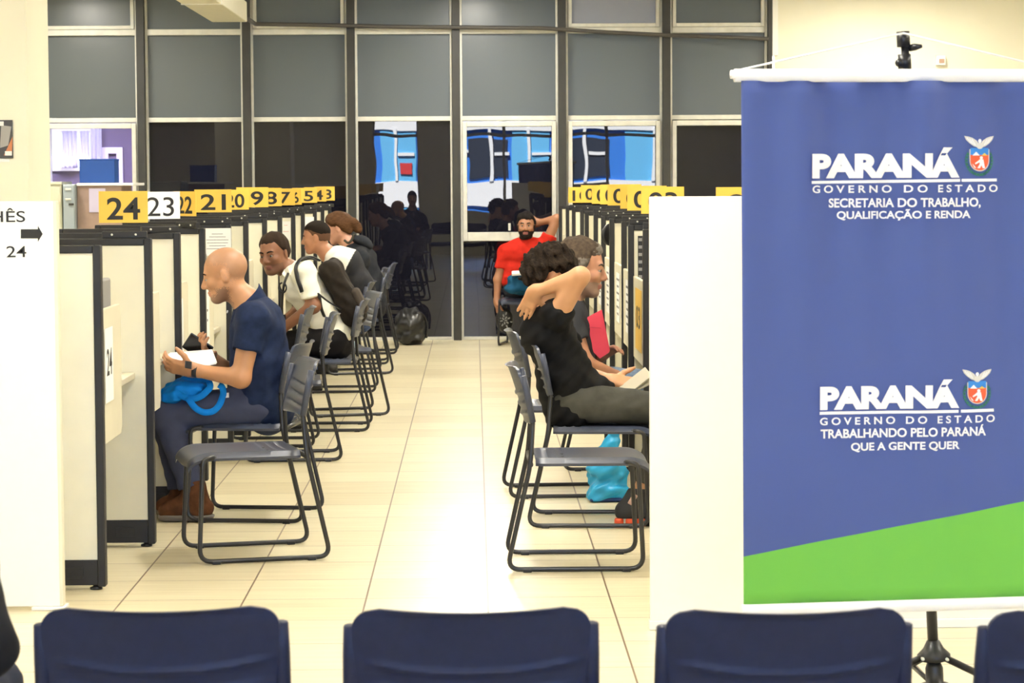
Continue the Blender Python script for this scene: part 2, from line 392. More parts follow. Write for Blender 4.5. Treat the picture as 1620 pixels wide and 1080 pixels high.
# the lit room seen through the first pane
mp_ = mat('daylight_lilac_wall', (0.14, 0.11, 0.19), 0.7); YB = 28.2  # violet cast of the daylight is put into the office wall colour
bx0, bx1 = W(66, 250, YW)[0] - 0.9, mx[1] + 0.25
wx0, wx1, wz0, wz1 = W(88, 265, YB)[0], W(149, 265, YB)[0], W(120, 266, YB)[2], W(120, 207, YB)[2]
f_ = MB()
f_.box((bx0 - .1, YW + 0.26, 0), (bx0, YB + .2, 2.7)); f_.box((bx1, YW + 0.26, 0), (bx1 + .1, YB + .2, 2.7))
f_.box((bx0, YB, 0), (wx0, YB + .15, 2.7)); f_.box((wx1, YB, 0), (bx1, YB + .15, 2.7))
f_.box((wx0, YB, 0), (wx1, YB + .15, wz0)); f_.box((wx0, YB, wz1), (wx1, YB + .15, 2.7))
struct(f_.build('wall_office', mp_))
struct(MB().box((bx0 - .1, YW + .26, -0.1), (bx1 + .1, YB + .2, 0)).build('floor_office', M['floor']))
struct(MB().box((bx0 - .1, YW + .26, 2.7), (bx1 + .1, YB + .2, 2.8)).build('ceiling_office', mp_))
f_ = MB()
rect_frame(f_, wx0 - .03, wz0 - .03, wx1 + .03, wz1 + .03, 0.05, YB - 0.05, YB + .05)
f_.box(((wx0 + wx1) / 2 - .02, YB - .04, wz0), ((wx0 + wx1) / 2 + .02, YB + .03, wz1))
struct(f_.build('window_9', M['white_board']))
a, b, c, d = W(161, 233, YB - .05), W(194, 233, YB - .05), W(194, 300, YB - .05), W(161, 300, YB - .05)
f_ = MB(); rect_frame(f_, a[0], 0, b[0], a[2], 0.07, YB - 0.06, YB - 0.001, 0.02)
struct(f_.build('door_1', mat('lilac_white_door_frame', (0.62, 0.56, 0.70), 0.5)))
f_ = MB(); rect_frame(f_, W(74, 235, YB)[0], wz0 - .3, W(88, 235, YB)[0] - .04, wz1 + .02, 0.03, YB - .06, YB - .001)
f_.box((W(74, 235, YB)[0] + .02, YB - .06, W(80, 234, YB)[2] - .02), (W(88, 235, YB)[0] - .06, YB - .001, W(80, 234, YB)[2] + .02))
struct(f_.build('window_10', [M['alu']]))
def curtain(px0, px1, y0, y1, Y, label, folds=5):
    p0, p1 = W(px0, y0, Y), W(px1, y1, Y); n = folds * 10
    front = [[V(p0[0] + (p1[0] - p0[0]) * j / n, Y + 0.03 * math.sin(j / n * folds * 6.283), z) for j in range(n + 1)] for z in np.linspace(p0[2], p1[2], 6)]
    back = [[p + V(0, 0.006, 0) for p in row] for row in front]
    o = MB().shell(front, back).build('curtain', M['curtain'], None, True, offset=(p0[0], Y, p1[2])); tag(o, label, 'curtain', 'office curtains')
m = mat('white_voile', (0.85, 0.84, 0.92), 0.8); m.node_tree.nodes['Principled BSDF'].inputs['Transmission Weight'].default_value = 0.0
nt = m.node_tree; tr = nt.nodes.new('ShaderNodeBsdfTranslucent'); tr.inputs[0].default_value = (0.85, 0.82, 0.95, 1); mxs = nt.nodes.new('ShaderNodeMixShader'); mxs.inputs[0].default_value = 0.6
nt.links.new(nt.nodes['Principled BSDF'].outputs[0], mxs.inputs[1]); nt.links.new(tr.outputs[0], mxs.inputs[2]); nt.links.new(mxs.outputs[0], nt.nodes['Material Output'].inputs[0])
M['curtain'] = m
curtain(98, 123, 207, 266, YB - 0.16, 'white curtain gathered on the left half of the bright office window', 4)
curtain(126, 142, 207, 268, YB - 0.16, 'white curtain hanging on the right half of the bright office window', 3)
curtain(142, 162, 195, 300, YB - 0.30, 'long white curtain beside the doorway in the lilac office', 3)
ol = bpy.data.lights.new('office_fill_light', 'AREA'); ol.size = 0.5; ol.energy = 110; ol.color = (0.80, 0.76, 1.0)  # added fill brightening the office, no lamp is built there
oo = bpy.data.objects.new('office_fill_light', ol); col.objects.link(oo); oo.location = ((bx0 + bx1) / 2, YB - 1.5, 2.6)

# ------------------------------------------------------------------ ceiling lamps
lp = None
for k, (x, y) in enumerate(lamp_spots):
    row = int(k // 3); side = ('left', 'middle', 'right')[k % 3]
    lab = 'twin tube ceiling lamp, %s line, %s row counted from the street front' % (side, ('first', 'second', 'third', 'fourth', 'fifth', 'sixth', 'seventh')[row])
    if lp is None:
        lp = thing('ceiling_lamp', (x, y, LAMP_Z), lab, 'lamp', 'ceiling lamps over the hall')
        MB().box((-.16, -.65, -.03), (.16, .65, .05)).build('lamp_housing', M['white_board'], lp, bevel=0.006)
        for s in (-1, 1): MB().tube([(s * .07, -.6, -.05), (s * .07, .6, -.05)], 0.016, 10).build('lamp_tube', M['lamp_glow'], lp, True)
        for s in (-1, 1): MB().tube([(0, s * .5, .05), (0, s * .5, CEIL - LAMP_Z)], 0.006, 6).build('hanger', M['alu'], lp, True)
    else: dup(lp, (x, y, LAMP_Z), 0, lab)

# cream trunking dropping toward the windows, and the dark cable
ya = 21.4
a, b = W(346, 35, ya), W(391, 36, ya)
tk = thing('cable_trunking', (b[0] - .15, ya, a[2]), 'cream trunking box running along the ceiling toward the window wall', 'trunking')
off = V(*tk.location)
w_ = (b[0] - a[0]) * 1.12
MB().box((b[0] - w_ - .03, 13.5, a[2]), (b[0] + .0, ya, a[2] + .17)).build('duct', M['cream'], tk, bevel=0.008, offset=off)
MB().box((b[0] - w_ - .035, ya - 2.2, a[2] - .006), (b[0] + .004, ya - 2.17, a[2] + .175)).build('joint_cover', M['white_board'], tk, offset=off)
for yy in (15, 19): MB().tube([(b[0] - .2, yy, a[2] + .16), (b[0] - .2, yy, CEIL)], 0.008, 8).build('hanger', M['alu'], tk, True, offset=off)
pts = [W(391, 31, ya + .06), W(394, 31, ya + 0.3), W(404, 38, YW - .3)] + [W(x, y, YW - .165) for x, y in ((480, 39), (550, 40.5), (640, 42.5), (722, 43), (800, 44), (860, 44.5), (890, 46.5), (960, 51), (1053, 55.5), (1140, 58.5), (1216, 61.5))]
o = MB().tube(pts, 0.020, 10).build('cable', mat('dark_cable_sheath', (0.06, 0.055, 0.05), 0.6), None, True, offset=pts[3])
tag(o, 'thick dark cable strung across the top of the window wall', 'cable')
p = W(1488, 95, YW - .1)
ws = thing('wall_sensor', (p[0], YW - .06, p[2] - .045), 'small white sensor box on the cream wall above the banner', 'sensor')
off = V(*ws.location)
MB().box((p[0] - .045, YW - .13, p[2] - .05), (p[0] + .045, YW - .061, p[2] + .045)).build('housing', M['white_board'], ws, bevel=0.008, offset=off)
MB().box((p[0] - .02, YW - .136, p[2] - .03), (p[0] + .03, YW - .129, p[2] + .01)).build('sensor_lens', mat('tan_lens', (.45, .3, .22), .3), ws, offset=off)

# poster on the pillar
a, b = W(-30, 190, 13.99), W(20.5, 250, 13.99)
po = thing('poster', ((a[0] + b[0]) / 2, 13.998, b[2]), 'colourful poster on the cream pillar above the white board', 'poster')
off = V(*po.location)
po_m = [mat('poster_dark', (.05, .05, .055), .4), mat('poster_grey', (.33, .32, .30), .4), mat('poster_orange', (.55, .2, .08), .4), M['paper'], mat('poster_green', (.1, .3, .12), .4)]
f_ = MB(); f_.box((a[0], 13.988, b[2]), (b[0], 13.998, a[2]))
Q = lambda x, y: tuple(W(x, y, 13.988)[[0, 2]])
def flat(mb, pix, mi, y=13.988, th=.0015):
    mb.cur = mi; mb.prism([Q(*p) for p in pix], (0, y, 0), (1, 0, 0), (0, 0, 1), th)
flat(f_, [(2, 198), (18, 200), (13, 230), (0, 234)], 1); flat(f_, [(6, 246), (19, 244), (20, 216)], 2); flat(f_, [(-25, 246), (-4, 246), (-4, 200), (-25, 200)], 4)
flat(f_, [(8, 246), (19, 246), (19, 239), (8, 239)], 3, 13.986); flat(f_, [(-2, 199), (6, 199), (6, 192), (-2, 192)], 3, 13.986)
f_.build('print', po_m, po, offset=off)
MB().box((a[0] + .02, 13.993, b[2] - .02), (b[0] - .02, 13.998, b[2] - .004)).build('caption_strip', M['paper'], po, offset=off)

# ------------------------------------------------------------------ cabinets in the far left corner
YC = 20.0
zt = W(80, 287.5, YC)[2]
xa, xb, xc, xd = [W(p, 300, YC)[0] for p in (40, 97.5, 118, 209)]
cb = thing('steel_cabinet', ((xa + xb) / 2, YC + .25, 0), 'cream steel cabinet standing between the pillar and the window wall', 'cabinet')
off = V(*cb.location)
MB().box((xa - .35, YC, 0.02), (xb, YC + .5, zt - .02)).build('body', M['locker'], cb, bevel=0.006, offset=off)
MB().box((xa - .36, YC - .012, zt - .022), (xb + .004, YC + .5, zt)).build('top', M['locker'], cb, bevel=0.004, offset=off)
MB().box((xa - .34, YC - .014, .08), (xb - .01, YC, zt - .04)).build('door', M['locker'], cb, bevel=0.003, offset=off)
MB().box((xb - .022, YC - .026, zt - .17), (xb - .006, YC - .012, zt - .10)).build('hinge', M['desk'], cb, offset=off)
gl = thing('grey_locker', ((xb + xc) / 2, YC + .25, 0), 'narrow grey locker beside the cream steel cabinet', 'locker')
off = V(*gl.location)
MB().box((xb + .006, YC + .01, 0.02), (xc, YC + .5, zt - .02)).build('body', M['locker_grey'], gl, bevel=0.006, offset=off)
MB().box((xb + .012, YC - .003, .08), (xc - .006, YC + .01, zt - .03)).build('door', M['locker_grey'], gl, bevel=0.003, offset=off)
for (px, py, w) in ((108, 299, .022), (108, 315, .022), (113, 323, .02)):
    p = W(px, py, YC); MB().box((p[0] - w, YC - .016, p[2] - .008), (p[0] + w, YC - .003, p[2] + .008)).build('latch', M['alu'] if px < 110 else M['mullion'], gl, bevel=.003, offset=off)
bb = thing('back_counter', ((xc + xd) / 2, YC + .4, 0), 'brown counter with a white top under the blue box', 'counter')
off = V(*bb.location)
MB().box((xc + .004, YC + .1, 0), (xd - .1, YC + .7, zt - .035)).build('front_panel', M['brown_board'], bb, offset=off)
MB().box((xc + .004, YC + .08, zt - .034), (xd, YC + .75, zt - .012)).build('countertop', M['white_board'], bb, bevel=.004, offset=off)
p = W(150, 314, YC)
o = MB().box((p[0] - .06, YC + .094, p[2] - .11), (p[0] + .07, YC + .0985, p[2] + .08)).build('notice', mat('lilac_paper', (.5, .46, .6), .7), None, offset=(p[0], YC + .1, p[2])); tag(o, 'pale notice sheet taped to the brown counter front', 'notice')
a, b = W(126, 287, YC + .25), W(181, 251, YC + .25)
bx = thing('blue_box', ((a[0] + b[0]) / 2, YC + .4, zt - .012), 'bright blue box standing on the white countertop at the far left', 'box')
off = V(*bx.location)
MB().box((a[0], YC + .25, zt - .011), (b[0], YC + .5, b[2] - .012)).build('body', M['blue_box'], bx, bevel=.004, offset=off)
MB().box((a[0] - .003, YC + .247, b[2] - .014), (b[0] + .003, YC + .503, b[2])).build('lid', M['blue_box'], bx, bevel=.003, offset=off)
# ------------------------------------------------------------------ partitions, number signs, desks
PH, PL, PT = 1.305, 0.75, 0.055
def partition(xe, y, s, label, group):     # xe: the end toward the aisle; s: -1 runs to the left, +1 to the right
    r = thing('booth_partition', (xe, y, 0), label, 'partition', group)
    xs = lambda a, b: (min(s * a, s * b), max(s * a, s * b))
    def bx(a, b, y0, y1, z0, z1, name, m, bev=0.003, par=None):
        lo, hi = xs(a, b); return MB().box((lo, y0, z0), (hi, y1, z1)).build(name, m, par or r, bevel=bev)
    bx(0.0, 0.030, -PT / 2, PT / 2, 0.012, PH, 'end_post', M['black_frame'], 0.005)
    bx(PL - 0.030, PL, -PT / 2, PT / 2, 0.012, PH, 'end_post', M['black_frame'], 0.005)
    bx(0.030, PL - .030, -PT / 2, PT / 2, PH - 0.030, PH, 'top_rail', M['black_frame'], 0.005)
    bx(0.030, PL - .030, -.019, .019, 0.115, PH - 0.030, 'panel', M['cream'], 0)
    kp = bx(0.030, PL - .030, -PT / 2 + .004, PT / 2 - .004, 0.018, 0.115, 'kick_plate', M['black_frame'])
    bx(0.085, 0.165, -PT / 2 + .001, -PT / 2 + .0045, 0.045, 0.085, 'outlet_cover', M['black'], 0.001, kp)
    for a in (0.04, PL - .06): MB().lathe([(0.024, 0), (0.024, .008), (.012, .012), (.012, .022)], (s * a, 0, 0), seg=12).build('foot', M['black'], r, True)
    return r
def number_sign(x0, y, z0, text, label, group, white=False, w=0.205, h=0.128, tilt=0.0, yaw=0.0):
    r = thing('number_sign', (x0 + w / 2, y, PH), label, 'sign', group, yaw)
    zz = z0 - PH
    MB().box((-w / 2 + .01, -.012, .001), (w / 2 - .006, .014, max(.010, min(.030, zz + .012)))).build('bracket', M['black_frame'], r, bevel=.003)
    MB().box((-w / 2, -.016, zz), (w / 2, -.0125, zz + h)).build('plate', M['paper'] if white else M['yellow'], r)
    f_ = MB(); put_text(f_, text, (-w * .335, h * .1, w * .345, h * .80), (0, -.0125 - .0036, zz), (1, 0, 0), (0, 0, 1), bold=0.0 if white else 0.018, lift=.0003)
    f_.build('digits', M['ink'], r)
    for a in (-.05, .05): MB().lathe([(.005, 0), (.005, .004)], (a, -.012, .016), (0, -1, 0), 8).build('screw', M['alu'], r, True)
    return r
LY = [9.475 + 1.119 * k for k in range(13)]
LY[2] += .05
LPX = [163.5, 239, 284.5, 324, 365, 392.5, 422, 446, 467, 482, 501, 513, 524]
names = ['24', '23', '22', '21', '20', '19', '18', '17', '16', '15', '14', '13']
LX = []
for k in range(13):
    x = W(LPX[k], 330, LY[k])[0] if k else W(164.5, 650, LY[0])[0]
    LX.append(x)
    if k == 0: lab = 'cream partition with black frame beside the white board, carrying no number sign'
    else: lab = 'cream booth partition with black frame under the number %s sign' % names[k - 1]
    partition(x, LY[k], -1, lab, 'left row of booth partitions')
sx0 = [156, 224, 268, 307, 342, 383, 412, 436, 452, 478, 500, 512]   # left edges of the left row's signs
right_px = (234.5, 280, 316.5, 367, 390, 425, 446, 467, 480.5, 502, 515, 528)
top_px = (302, 303, 302.5, 299.5, 300, 296, 297, 298, 298.5, 297, 296, 295)
bot_px = (352, 346, 341.5, 335.5, 331.5, 327.5, 326, 324.5, 323.5, 320.5, 318.5, 317)
turn = (0, 34, -50, 0, 38, 0, 0, 0, -48, 0, 25, 30)
for k in range(12):
    Y = LY[k + 1]; t = names[k]; wh = t == '23'; a = math.radians(turn[k])
    z1, z0 = W(right_px[k], top_px[k], Y)[2], W(right_px[k], bot_px[k], Y)[2]
    z0 = max(z0, PH + .012); w = .205
    xr_ = W(right_px[k], 330, Y)[0]
    number_sign(xr_ - w / 2 * math.cos(a) - w / 2, Y, z0, t, ('white sign with a thin black %s between the 24 and 22 signs' % t) if wh else 'yellow sign with black number %s on the left row' % t,
                'number signs on the left row', wh, w, z1 - z0, yaw=a)
RPX = [884, 895, 904.7, 917.7, 925, 939, 951, 964, 983, 993.5, 1017]
RY = [22.9 - 1.09 * i for i in range(11)] + [10.9, 9.2]
RX = [W(p, 340, y)[0] for p, y in zip(RPX, RY)] + [0.83, 0.90]
rlab = ['far end of the right row against the window wall', 'second from the window wall in the right row, unnumbered', 'under the yellow 10 sign', 'under the yellow 09 sign',
        'between the yellow 09 and 08 signs, unnumbered', 'under the yellow 08 sign', 'under the yellow 07 sign', 'under the yellow 06 sign', 'under the yellow 05 sign', 'under the yellow 04 sign', 'under the yellow 03 sign',
        'just behind the white screen beside the banner', 'under the yellow 01 sign by the banner']
for k in range(13):
    partition(RX[k], RY[k], 1, 'cream booth partition with black frame, ' + rlab[k], 'right row of booth partitions')
rs = [('10', 2, 899, 296), ('09', 3, 919, 293), ('08', 5, 936, 293), ('07', 6, 949, 292), ('06', 7, 961, 291.5), ('05', 8, 981, 294), ('04', 9, 992, 294), ('03', 10, 1014, 295.5), ('01', 12, 1132, 296)]
for t, k, px, ptop in rs:
    Y = RY[k]; p0 = W(px, 300, Y); zt_ = W(px, ptop, Y)[2]; hh = .128
    number_sign(p0[0], Y, max(PH + .03, zt_ - hh), t, 'yellow sign with black number %s on the right row' % t, 'number signs on the right row', False, .205, zt_ - max(PH + .03, zt_ - hh))

def desk(xe, y0, y1, s, tag_, text, sheet_m, zb=.545):
    """a counter between two partitions, its privacy board on the aisle edge; s as above"""
    r = thing('service_desk', (xe, y0, 0), 'beige service desk with privacy board in the ' + tag_, 'desk', 'service desks in the booths')
    L = y1 - y0 - PT - .012; o = PT / 2 + .006
    lo = lambda a, b: (min(s * a, s * b), max(s * a, s * b))
    def bx(a, b, ya_, yb_, z0, z1, name, m, bev=.004):
        l, h = lo(a, b); return MB().box((l, o + ya_, z0), (h, o + yb_, z1)).build(name, m, r, bevel=bev)
    bx(0.04 if s < 0 else .06, 0.62, 0, L, .715, .742, 'desk_top', M['desk'])
    bx(0.60, 0.62, 0.01, L - .01, .16, .714, 'back_panel', M['cream'])
    # privacy board hanging over the aisle edge, corners rounded
    q = [(0, zb), (.44, zb), (.47, zb + .03), (.47, 1.03), (.44, 1.06), (0, 1.06)]
    f_ = MB(); x = s * (0.035 if s < 0 else .012)
    if s > 0: q = [(.10, zb + .03), (.13, zb), (L - .025, zb), (L - .025, 1.04), (.13, 1.04), (.10, 1.01)]
    f_.prism([(a + o + .012, z) for a, z in q], (x, 0, 0), (0, 1, 0), (0, 0, 1), .018)
    f_.build('privacy_board', M['cream_board'], r, bevel=.003)
    bx(0.50, .56, .03, .07, .05, .70, 'cable_duct', M['black'])
    return r
def sheet(xe, y0, s, tag_, text, sheet_m, z0=.70, z1=.985, ya=.06, wd=.205, lab=None, ink='ink', lines=False):
    x = xe + (s * 0.035 + .021 if s < 0 else .012 - .003)
    r = thing('booth_sheet', (x, y0 + ya + wd / 2, z0), lab, 'sheet', 'sheets on the privacy boards')
    MB().box((-.0008, -wd / 2, 0), (.0008, wd / 2, z1 - z0)).build('paper', sheet_m, r)
    f_ = MB()
    ey = V(0, -s, 0) if True else None
    if text:
        put_text(f_, text, (-wd * .32, (z1 - z0) * .36, wd * .32, (z1 - z0) * .72), (-s * .0009, 0, 0), (0, -s, 0), (0, 0, 1), bold=.01, lift=.0004)
    if lines:
        for i, zz in enumerate(np.linspace(.15, .85, 6) if s > 0 else (.42, .60)):
            a = wd * (.35 if i % 2 else .25) * (1 if s > 0 else .22); f_.box((-s * .0022 if s > 0 else .0009, -a, (z1 - z0) * zz), (-s * .0009 if s > 0 else .0022, a, (z1 - z0) * zz + .012))
    if text or lines: f_.build('print', M[ink], r)
    return r
def monitor(x, y, label):
    r = thing('monitor', (x, y, .742), label, 'monitor', 'monitors on the booth desks')
    MB().box((-.016, -.17, .17), (.016, .17, .425)).build('screen', M['grey_plastic'], r, bevel=.008)
    MB().box((-.012, -.03, .012), (.012, .03, .20)).build('stand', M['grey_plastic'], r, bevel=.004)
    MB().box((-.11, -.10, 0.0005), (.014, .10, .014)).build('stand_base', M['grey_plastic'], r, bevel=.004)
m_paper_w = M['paper']
for k in range(12):
    xe = max(LX[k], LX[k + 1]) - .005
    xe = (LX[k] + LX[k + 1]) / 2 - .01
    desk(xe, LY[k], LY[k + 1], -1, 'left row booth under the %s sign' % names[k], None, None)
    if k < 5:
        sheet(xe, LY[k], -1, names[k], names[k] if k in (0, 1) else None, m_paper_w, lab='white number sheet on the privacy board of booth ' + names[k], lines=k >= 2)
    if k < 4: monitor(xe - .056, LY[k] + .245, 'grey monitor on the desk of booth ' + names[k])
rnum = {0: '12', 1: '11', 2: '10', 3: '09', 4: '08 (far half)', 5: '08', 6: '07', 7: '06', 8: '05', 9: '04', 10: '03'}
for k in range(1, 11):
    xe = (RX[k] + RX[k - 1]) / 2 + .01
    y0, y1 = RY[k], RY[k - 1]
    t = rnum[k]
    desk(xe, y0, y1, 1, {1: 'right row booth nearest the window wall', 4: 'right row between the 09 and 08 signs'}.get(k, 'right row booth under the %s sign' % t), None, None, .62)
    if k == 10: sheet(xe, y0, 1, '03', '03', M['yellow'], lab='yellow sheet with number 03 on a privacy board of the right row', z0=.68, z1=.99, ya=.38, wd=.46)
    elif k >= 6: sheet(xe, y0, 1, t, None, m_paper_w, lab='white printed sheet on the privacy board of right booth ' + t, z0=.70, z1=.99, ya=.45, wd=.32, lines=True, ink='print')

# notices and marks on the partitions
def notice(px0, py0, px1, py1, Y, label, m, lines=0, ink=None):
    a, b = W(px0, py0, Y), W(px1, py1, Y)
    r = thing('notice', ((a[0] + b[0]) / 2, Y, b[2]), label, 'notice')
    off = V(*r.location)
    MB().box((a[0], Y - .0015, b[2]), (b[0], Y, a[2])).build('sheet', m, r, offset=off)
    if lines:
        f_ = MB(); w, h = b[0] - a[0], a[2] - b[2]
        for i in range(lines):
            z = a[2] - h * (.2 + .65 * i / lines); q = .30 if i == 0 else (.12, .2, .1)[i % 3]
            f_.box((a[0] + w * q, Y - .0025, z - h * .02), (b[0] - w * q, Y - .0015, z))
        f_.build('print', ink or M['print'], r, offset=off)
    return r
notice(322, 361, 366, 404, LY[4] - .031, 'white printed notice taped near the top of the partition behind the bald man', M['paper'], 6)
notice(445, 350, 460, 380, LY[8] - .031, 'white notice with red print on the partition under the 17 sign', M['paper'], 2, mat('red_print', (.6, .12, .1), .7))
notice(479, 343, 497, 382, LY[10] - .031, 'white notice on the partition under the 15 sign', M['paper'])
p = W(1004, 374, RY[10] + .005); q = W(1020, 460, RY[10] + .005)
r = thing('vertical_sign', (p[0], RY[9] - .034, q[2]), 'narrow black sign with white strips on the partition under the 04 sign', 'sign'); off = V(*r.location)
yv = RY[9] - .031
a, b = W(1009, 373, yv), W(1017, 455, yv)
MB().box((a[0], yv - .002, b[2]), (b[0], yv, a[2])).build('backing', M['black'], r, offset=off)
f_ = MB()
for i in range(7):
    z = a[2] - (a[2] - b[2]) * (i + .3) / 7; f_.box((a[0] + .004, yv - .003, z - .016), (b[0] - .004, yv - .002, z))
f_.build('strips', M['grey_plastic'], r, offset=off)
c = W(966, 371, RY[7] + .075)
r = thing('round_disc', (c[0], c[1], c[2]), 'round black fan half hidden behind the partition under the 06 sign', 'fan'); off = V(*r.location)  # flat round black disc turned aside, with a small hub
MB().lathe([(.012, -.012), (.05, -.014), (.068, -.006), (.068, .006), (.05, .012), (.012, .012)], c, (0.55, -.83, 0), 28).build('disc_body', M['black'], r, True, offset=off)
MB().lathe([(.014, .0), (.014, .022)], c, (0.55, -.83, 0), 16).build('hub', M['black_frame'], r, True, offset=off)

# ------------------------------------------------------------------ white boards at the near ends
YL = 9.02
a = W(82.5, 318, YL); b = W(96.5, 968, YL)
wb = thing('white_board', (b[0] - .7, YL, 0), 'tall white board with printed arrow at the left edge', 'board')
off = V(*wb.location)
zt = a[2]; xr = (a[0] + b[0]) / 2
MB().box((xr - 1.5, YL, .012), (xr, YL + .02, zt)).build('board_face', M['white_board'], wb, bevel=.003, offset=off)
MB().box((xr - .005, YL + .001, .012), (xr + .012, YL + .05, zt)).build('edge_profile', M['cream'], wb, bevel=.003, offset=off)
MB().box((xr - .10, YL - .02, 0), (xr + .02, YL + .08, .012)).build('foot', M['white_board'], wb, bevel=.003, offset=off)
f_ = MB(); Yt = YL - .0005
def tb(mb, body, x0, y0, x1, y1, Y, **kw):   # text between pixels, on a plane facing the viewer
    a, b = W(x0, y1, Y), W(x1, y0, Y)
    put_text(mb, body, (a[0], a[2], b[0], b[2]), (0, Y, 0), (1, 0, 0), (0, 0, 1), **kw)
tb(f_, 'GUICHÊS', -100, 329, 39.5, 352, Yt, lift=.0003, bold=.004)
f_.build('lettering', M['ink'], wb, offset=off); f_ = MB()
tb(f_, 'DO 13 AO 24', -152, 389, 41.5, 408, Yt, lift=.0003, bold=.002)
f_.build('lettering', M['ink'], wb, offset=off); f_ = MB()
f_.prism([tuple(W(x, y, Yt)[[0, 2]]) for x, y in ((33, 377), (60, 377), (60, 382.5), (67.5, 370), (60, 357), (60, 362.5), (33, 362.5))], (0, Yt, 0), (1, 0, 0), (0, 0, 1), .0009)
f_.build('arrow', M['ink'], wb, offset=off)
YR = 8.51
a = W(1026.5, 311, YR); b = W(1030, 1002, YR)
xl = (a[0] + b[0]) / 2
ws_ = thing('white_screen', (xl + .75, YR, 0), 'blank white screen standing between the right chairs and the banner', 'screen')
off = V(*ws_.location)
MB().box((xl, YR, .03), (xl + 1.55, YR + .035, a[2])).build('screen_face', M['white_board'], ws_, bevel=.004, offset=off)
MB().box((xl - .004, YR - .006, .0), (xl + 1.554, YR + .041, .032)).build('bottom_rail', M['white_board'], ws_, bevel=.003, offset=off)
# ------------------------------------------------------------------ chairs
def make_chair(label, group, plastic):
    """local frame: x forward, y sideways, z up, origin on the floor under the middle of the base"""
    r = thing('sled_chair', (0, 0, 0), label, 'chair', group)
    hw = 0.232
    # seat shell
    P, Q = [], []
    xs_ = np.concatenate([np.linspace(-0.165, 0.20, 30), 0.20 + 0.095 * np.sin(np.linspace(0.15, 1.45, 9))])
    zs_ = np.concatenate([np.full(30, 0.452), 0.452 - 0.055 * (1 - np.cos(np.linspace(0.15, 1.45, 9)))])
    for x, z in zip(xs_, zs_):
        row, row2 = [], []
        for t in np.linspace(-1, 1, 17):
            wloc = 0.222
            if x > .22: wloc -= 0.03 * ((x - .22) / .075) ** 2
            if x < -.13: wloc -= 0.015 * ((-.13 - x) / .035) ** 2
            y = t * wloc
            zz = z - 0.010 * (1 - t * t) + (-0.018 if abs(t) > .93 else 0) - 0.006 * abs(t) ** 8
            if -0.155 < x < -0.035 and abs(t) < .85: zz -= 0.007 * (0.5 - 0.5 * math.cos((x + .155) / .12 * 6.2832 * 3))
            row.append(V(x, y, zz)); row2.append(V(x - (.004 if x > .25 else 0), y * .985, zz - 0.011))
        P.append(row); Q.append(row2)
    MB().shell(P, Q).build('seat', plastic, r, 40)
    # backrest shell, leaning back, ribs over its lower part
    P, Q = [], []
    for v in np.linspace(0, 1, 44):
        z0 = 0.578 + 0.230 * v
        xb = -0.170 - 0.050 * v - 0.016 * v * v
        row, row2 = [], []
        wl = 0.199 + 0.009 * v
        rr = 0.17
        if v > 1 - rr: q = (v - (1 - rr)) / rr; wl -= 0.050 * (1 - math.sqrt(max(0, 1 - q * q)))
        if v < .12: q = (.12 - v) / .12; wl -= 0.030 * (1 - math.sqrt(max(0, 1 - q * q)))
        for t in np.linspace(-1, 1, 25):
            sag = (1 - t * t)
            z = z0 - 0.004 * sag * v
            x = xb - 0.030 * sag + 0.0
            g = 0
            vv = v - 0.10 * (t * t) + 0.02
            for c in (0.16, 0.34, 0.52):
                dd = abs(vv - c) / 0.045
                if dd < 1 and abs(t) < .90: g = max(g, 0.5 + 0.5 * math.cos(dd * math.pi))
            if v > .965: x -= 0.010 * (v - .965) / .035
            row.append(V(x + .006 - 0.008 * g, t * wl, z)); row2.append(V(x - .006 - 0.008 * g, t * wl, z))
        P.append(row); Q.append(row2)
    MB().shell(P, Q).build('backrest', plastic, r, 50)
    for s in (-1, 1):
        y = s * hw; yb = s * 0.211
        pts = [(-0.209, yb * .985, 0.766), (-0.176, yb, 0.60), (-0.176, yb, 0.575), (-0.185, y, 0.43), (-0.280, y, 0.0118), (0.258, y, 0.0118), (0.238, y * .97, 0.425), (0.19, y * .93, 0.432)]
        f = fillet(pts, 0.055, 7)
        MB().tube(f, 0.0098, 10).build('side_frame', M['tube'], r, True)
        MB().tube([(-0.212, yb * .985, 0.773), (-0.200, yb * .99, 0.718), (-0.176, yb, 0.590)], [.0135, .0145, .0135], 10).build('back_sleeve', plastic, r, True)
        for x in (-0.20, 0.19): MB().obox((x, y, .0075), ((1, 0, 0), (0, 1, 0), (0, 0, 1)), (.018, .0135, .0075)).build('glide', M['black'], r, bevel=.004)
    MB().tube([(-0.185, -hw, .425), (-0.185, hw, .425)], 0.0105, 10).build('cross_bar', M['tube'], r, True)
    MB().tube([(0.19, -hw * .94, .428), (0.19, hw * .94, .428)], 0.0105, 10).build('cross_bar', M['tube'], r, True)
    for s in (-1, 1): MB().obox((-.05, s * .05, .424), ((1, 0, 0), (0, 1, 0), (0, 0, 1)), (.022, .012, .014)).build('seat_clip', M['black'], r, bevel=.003)
    return r
rad = math.radians
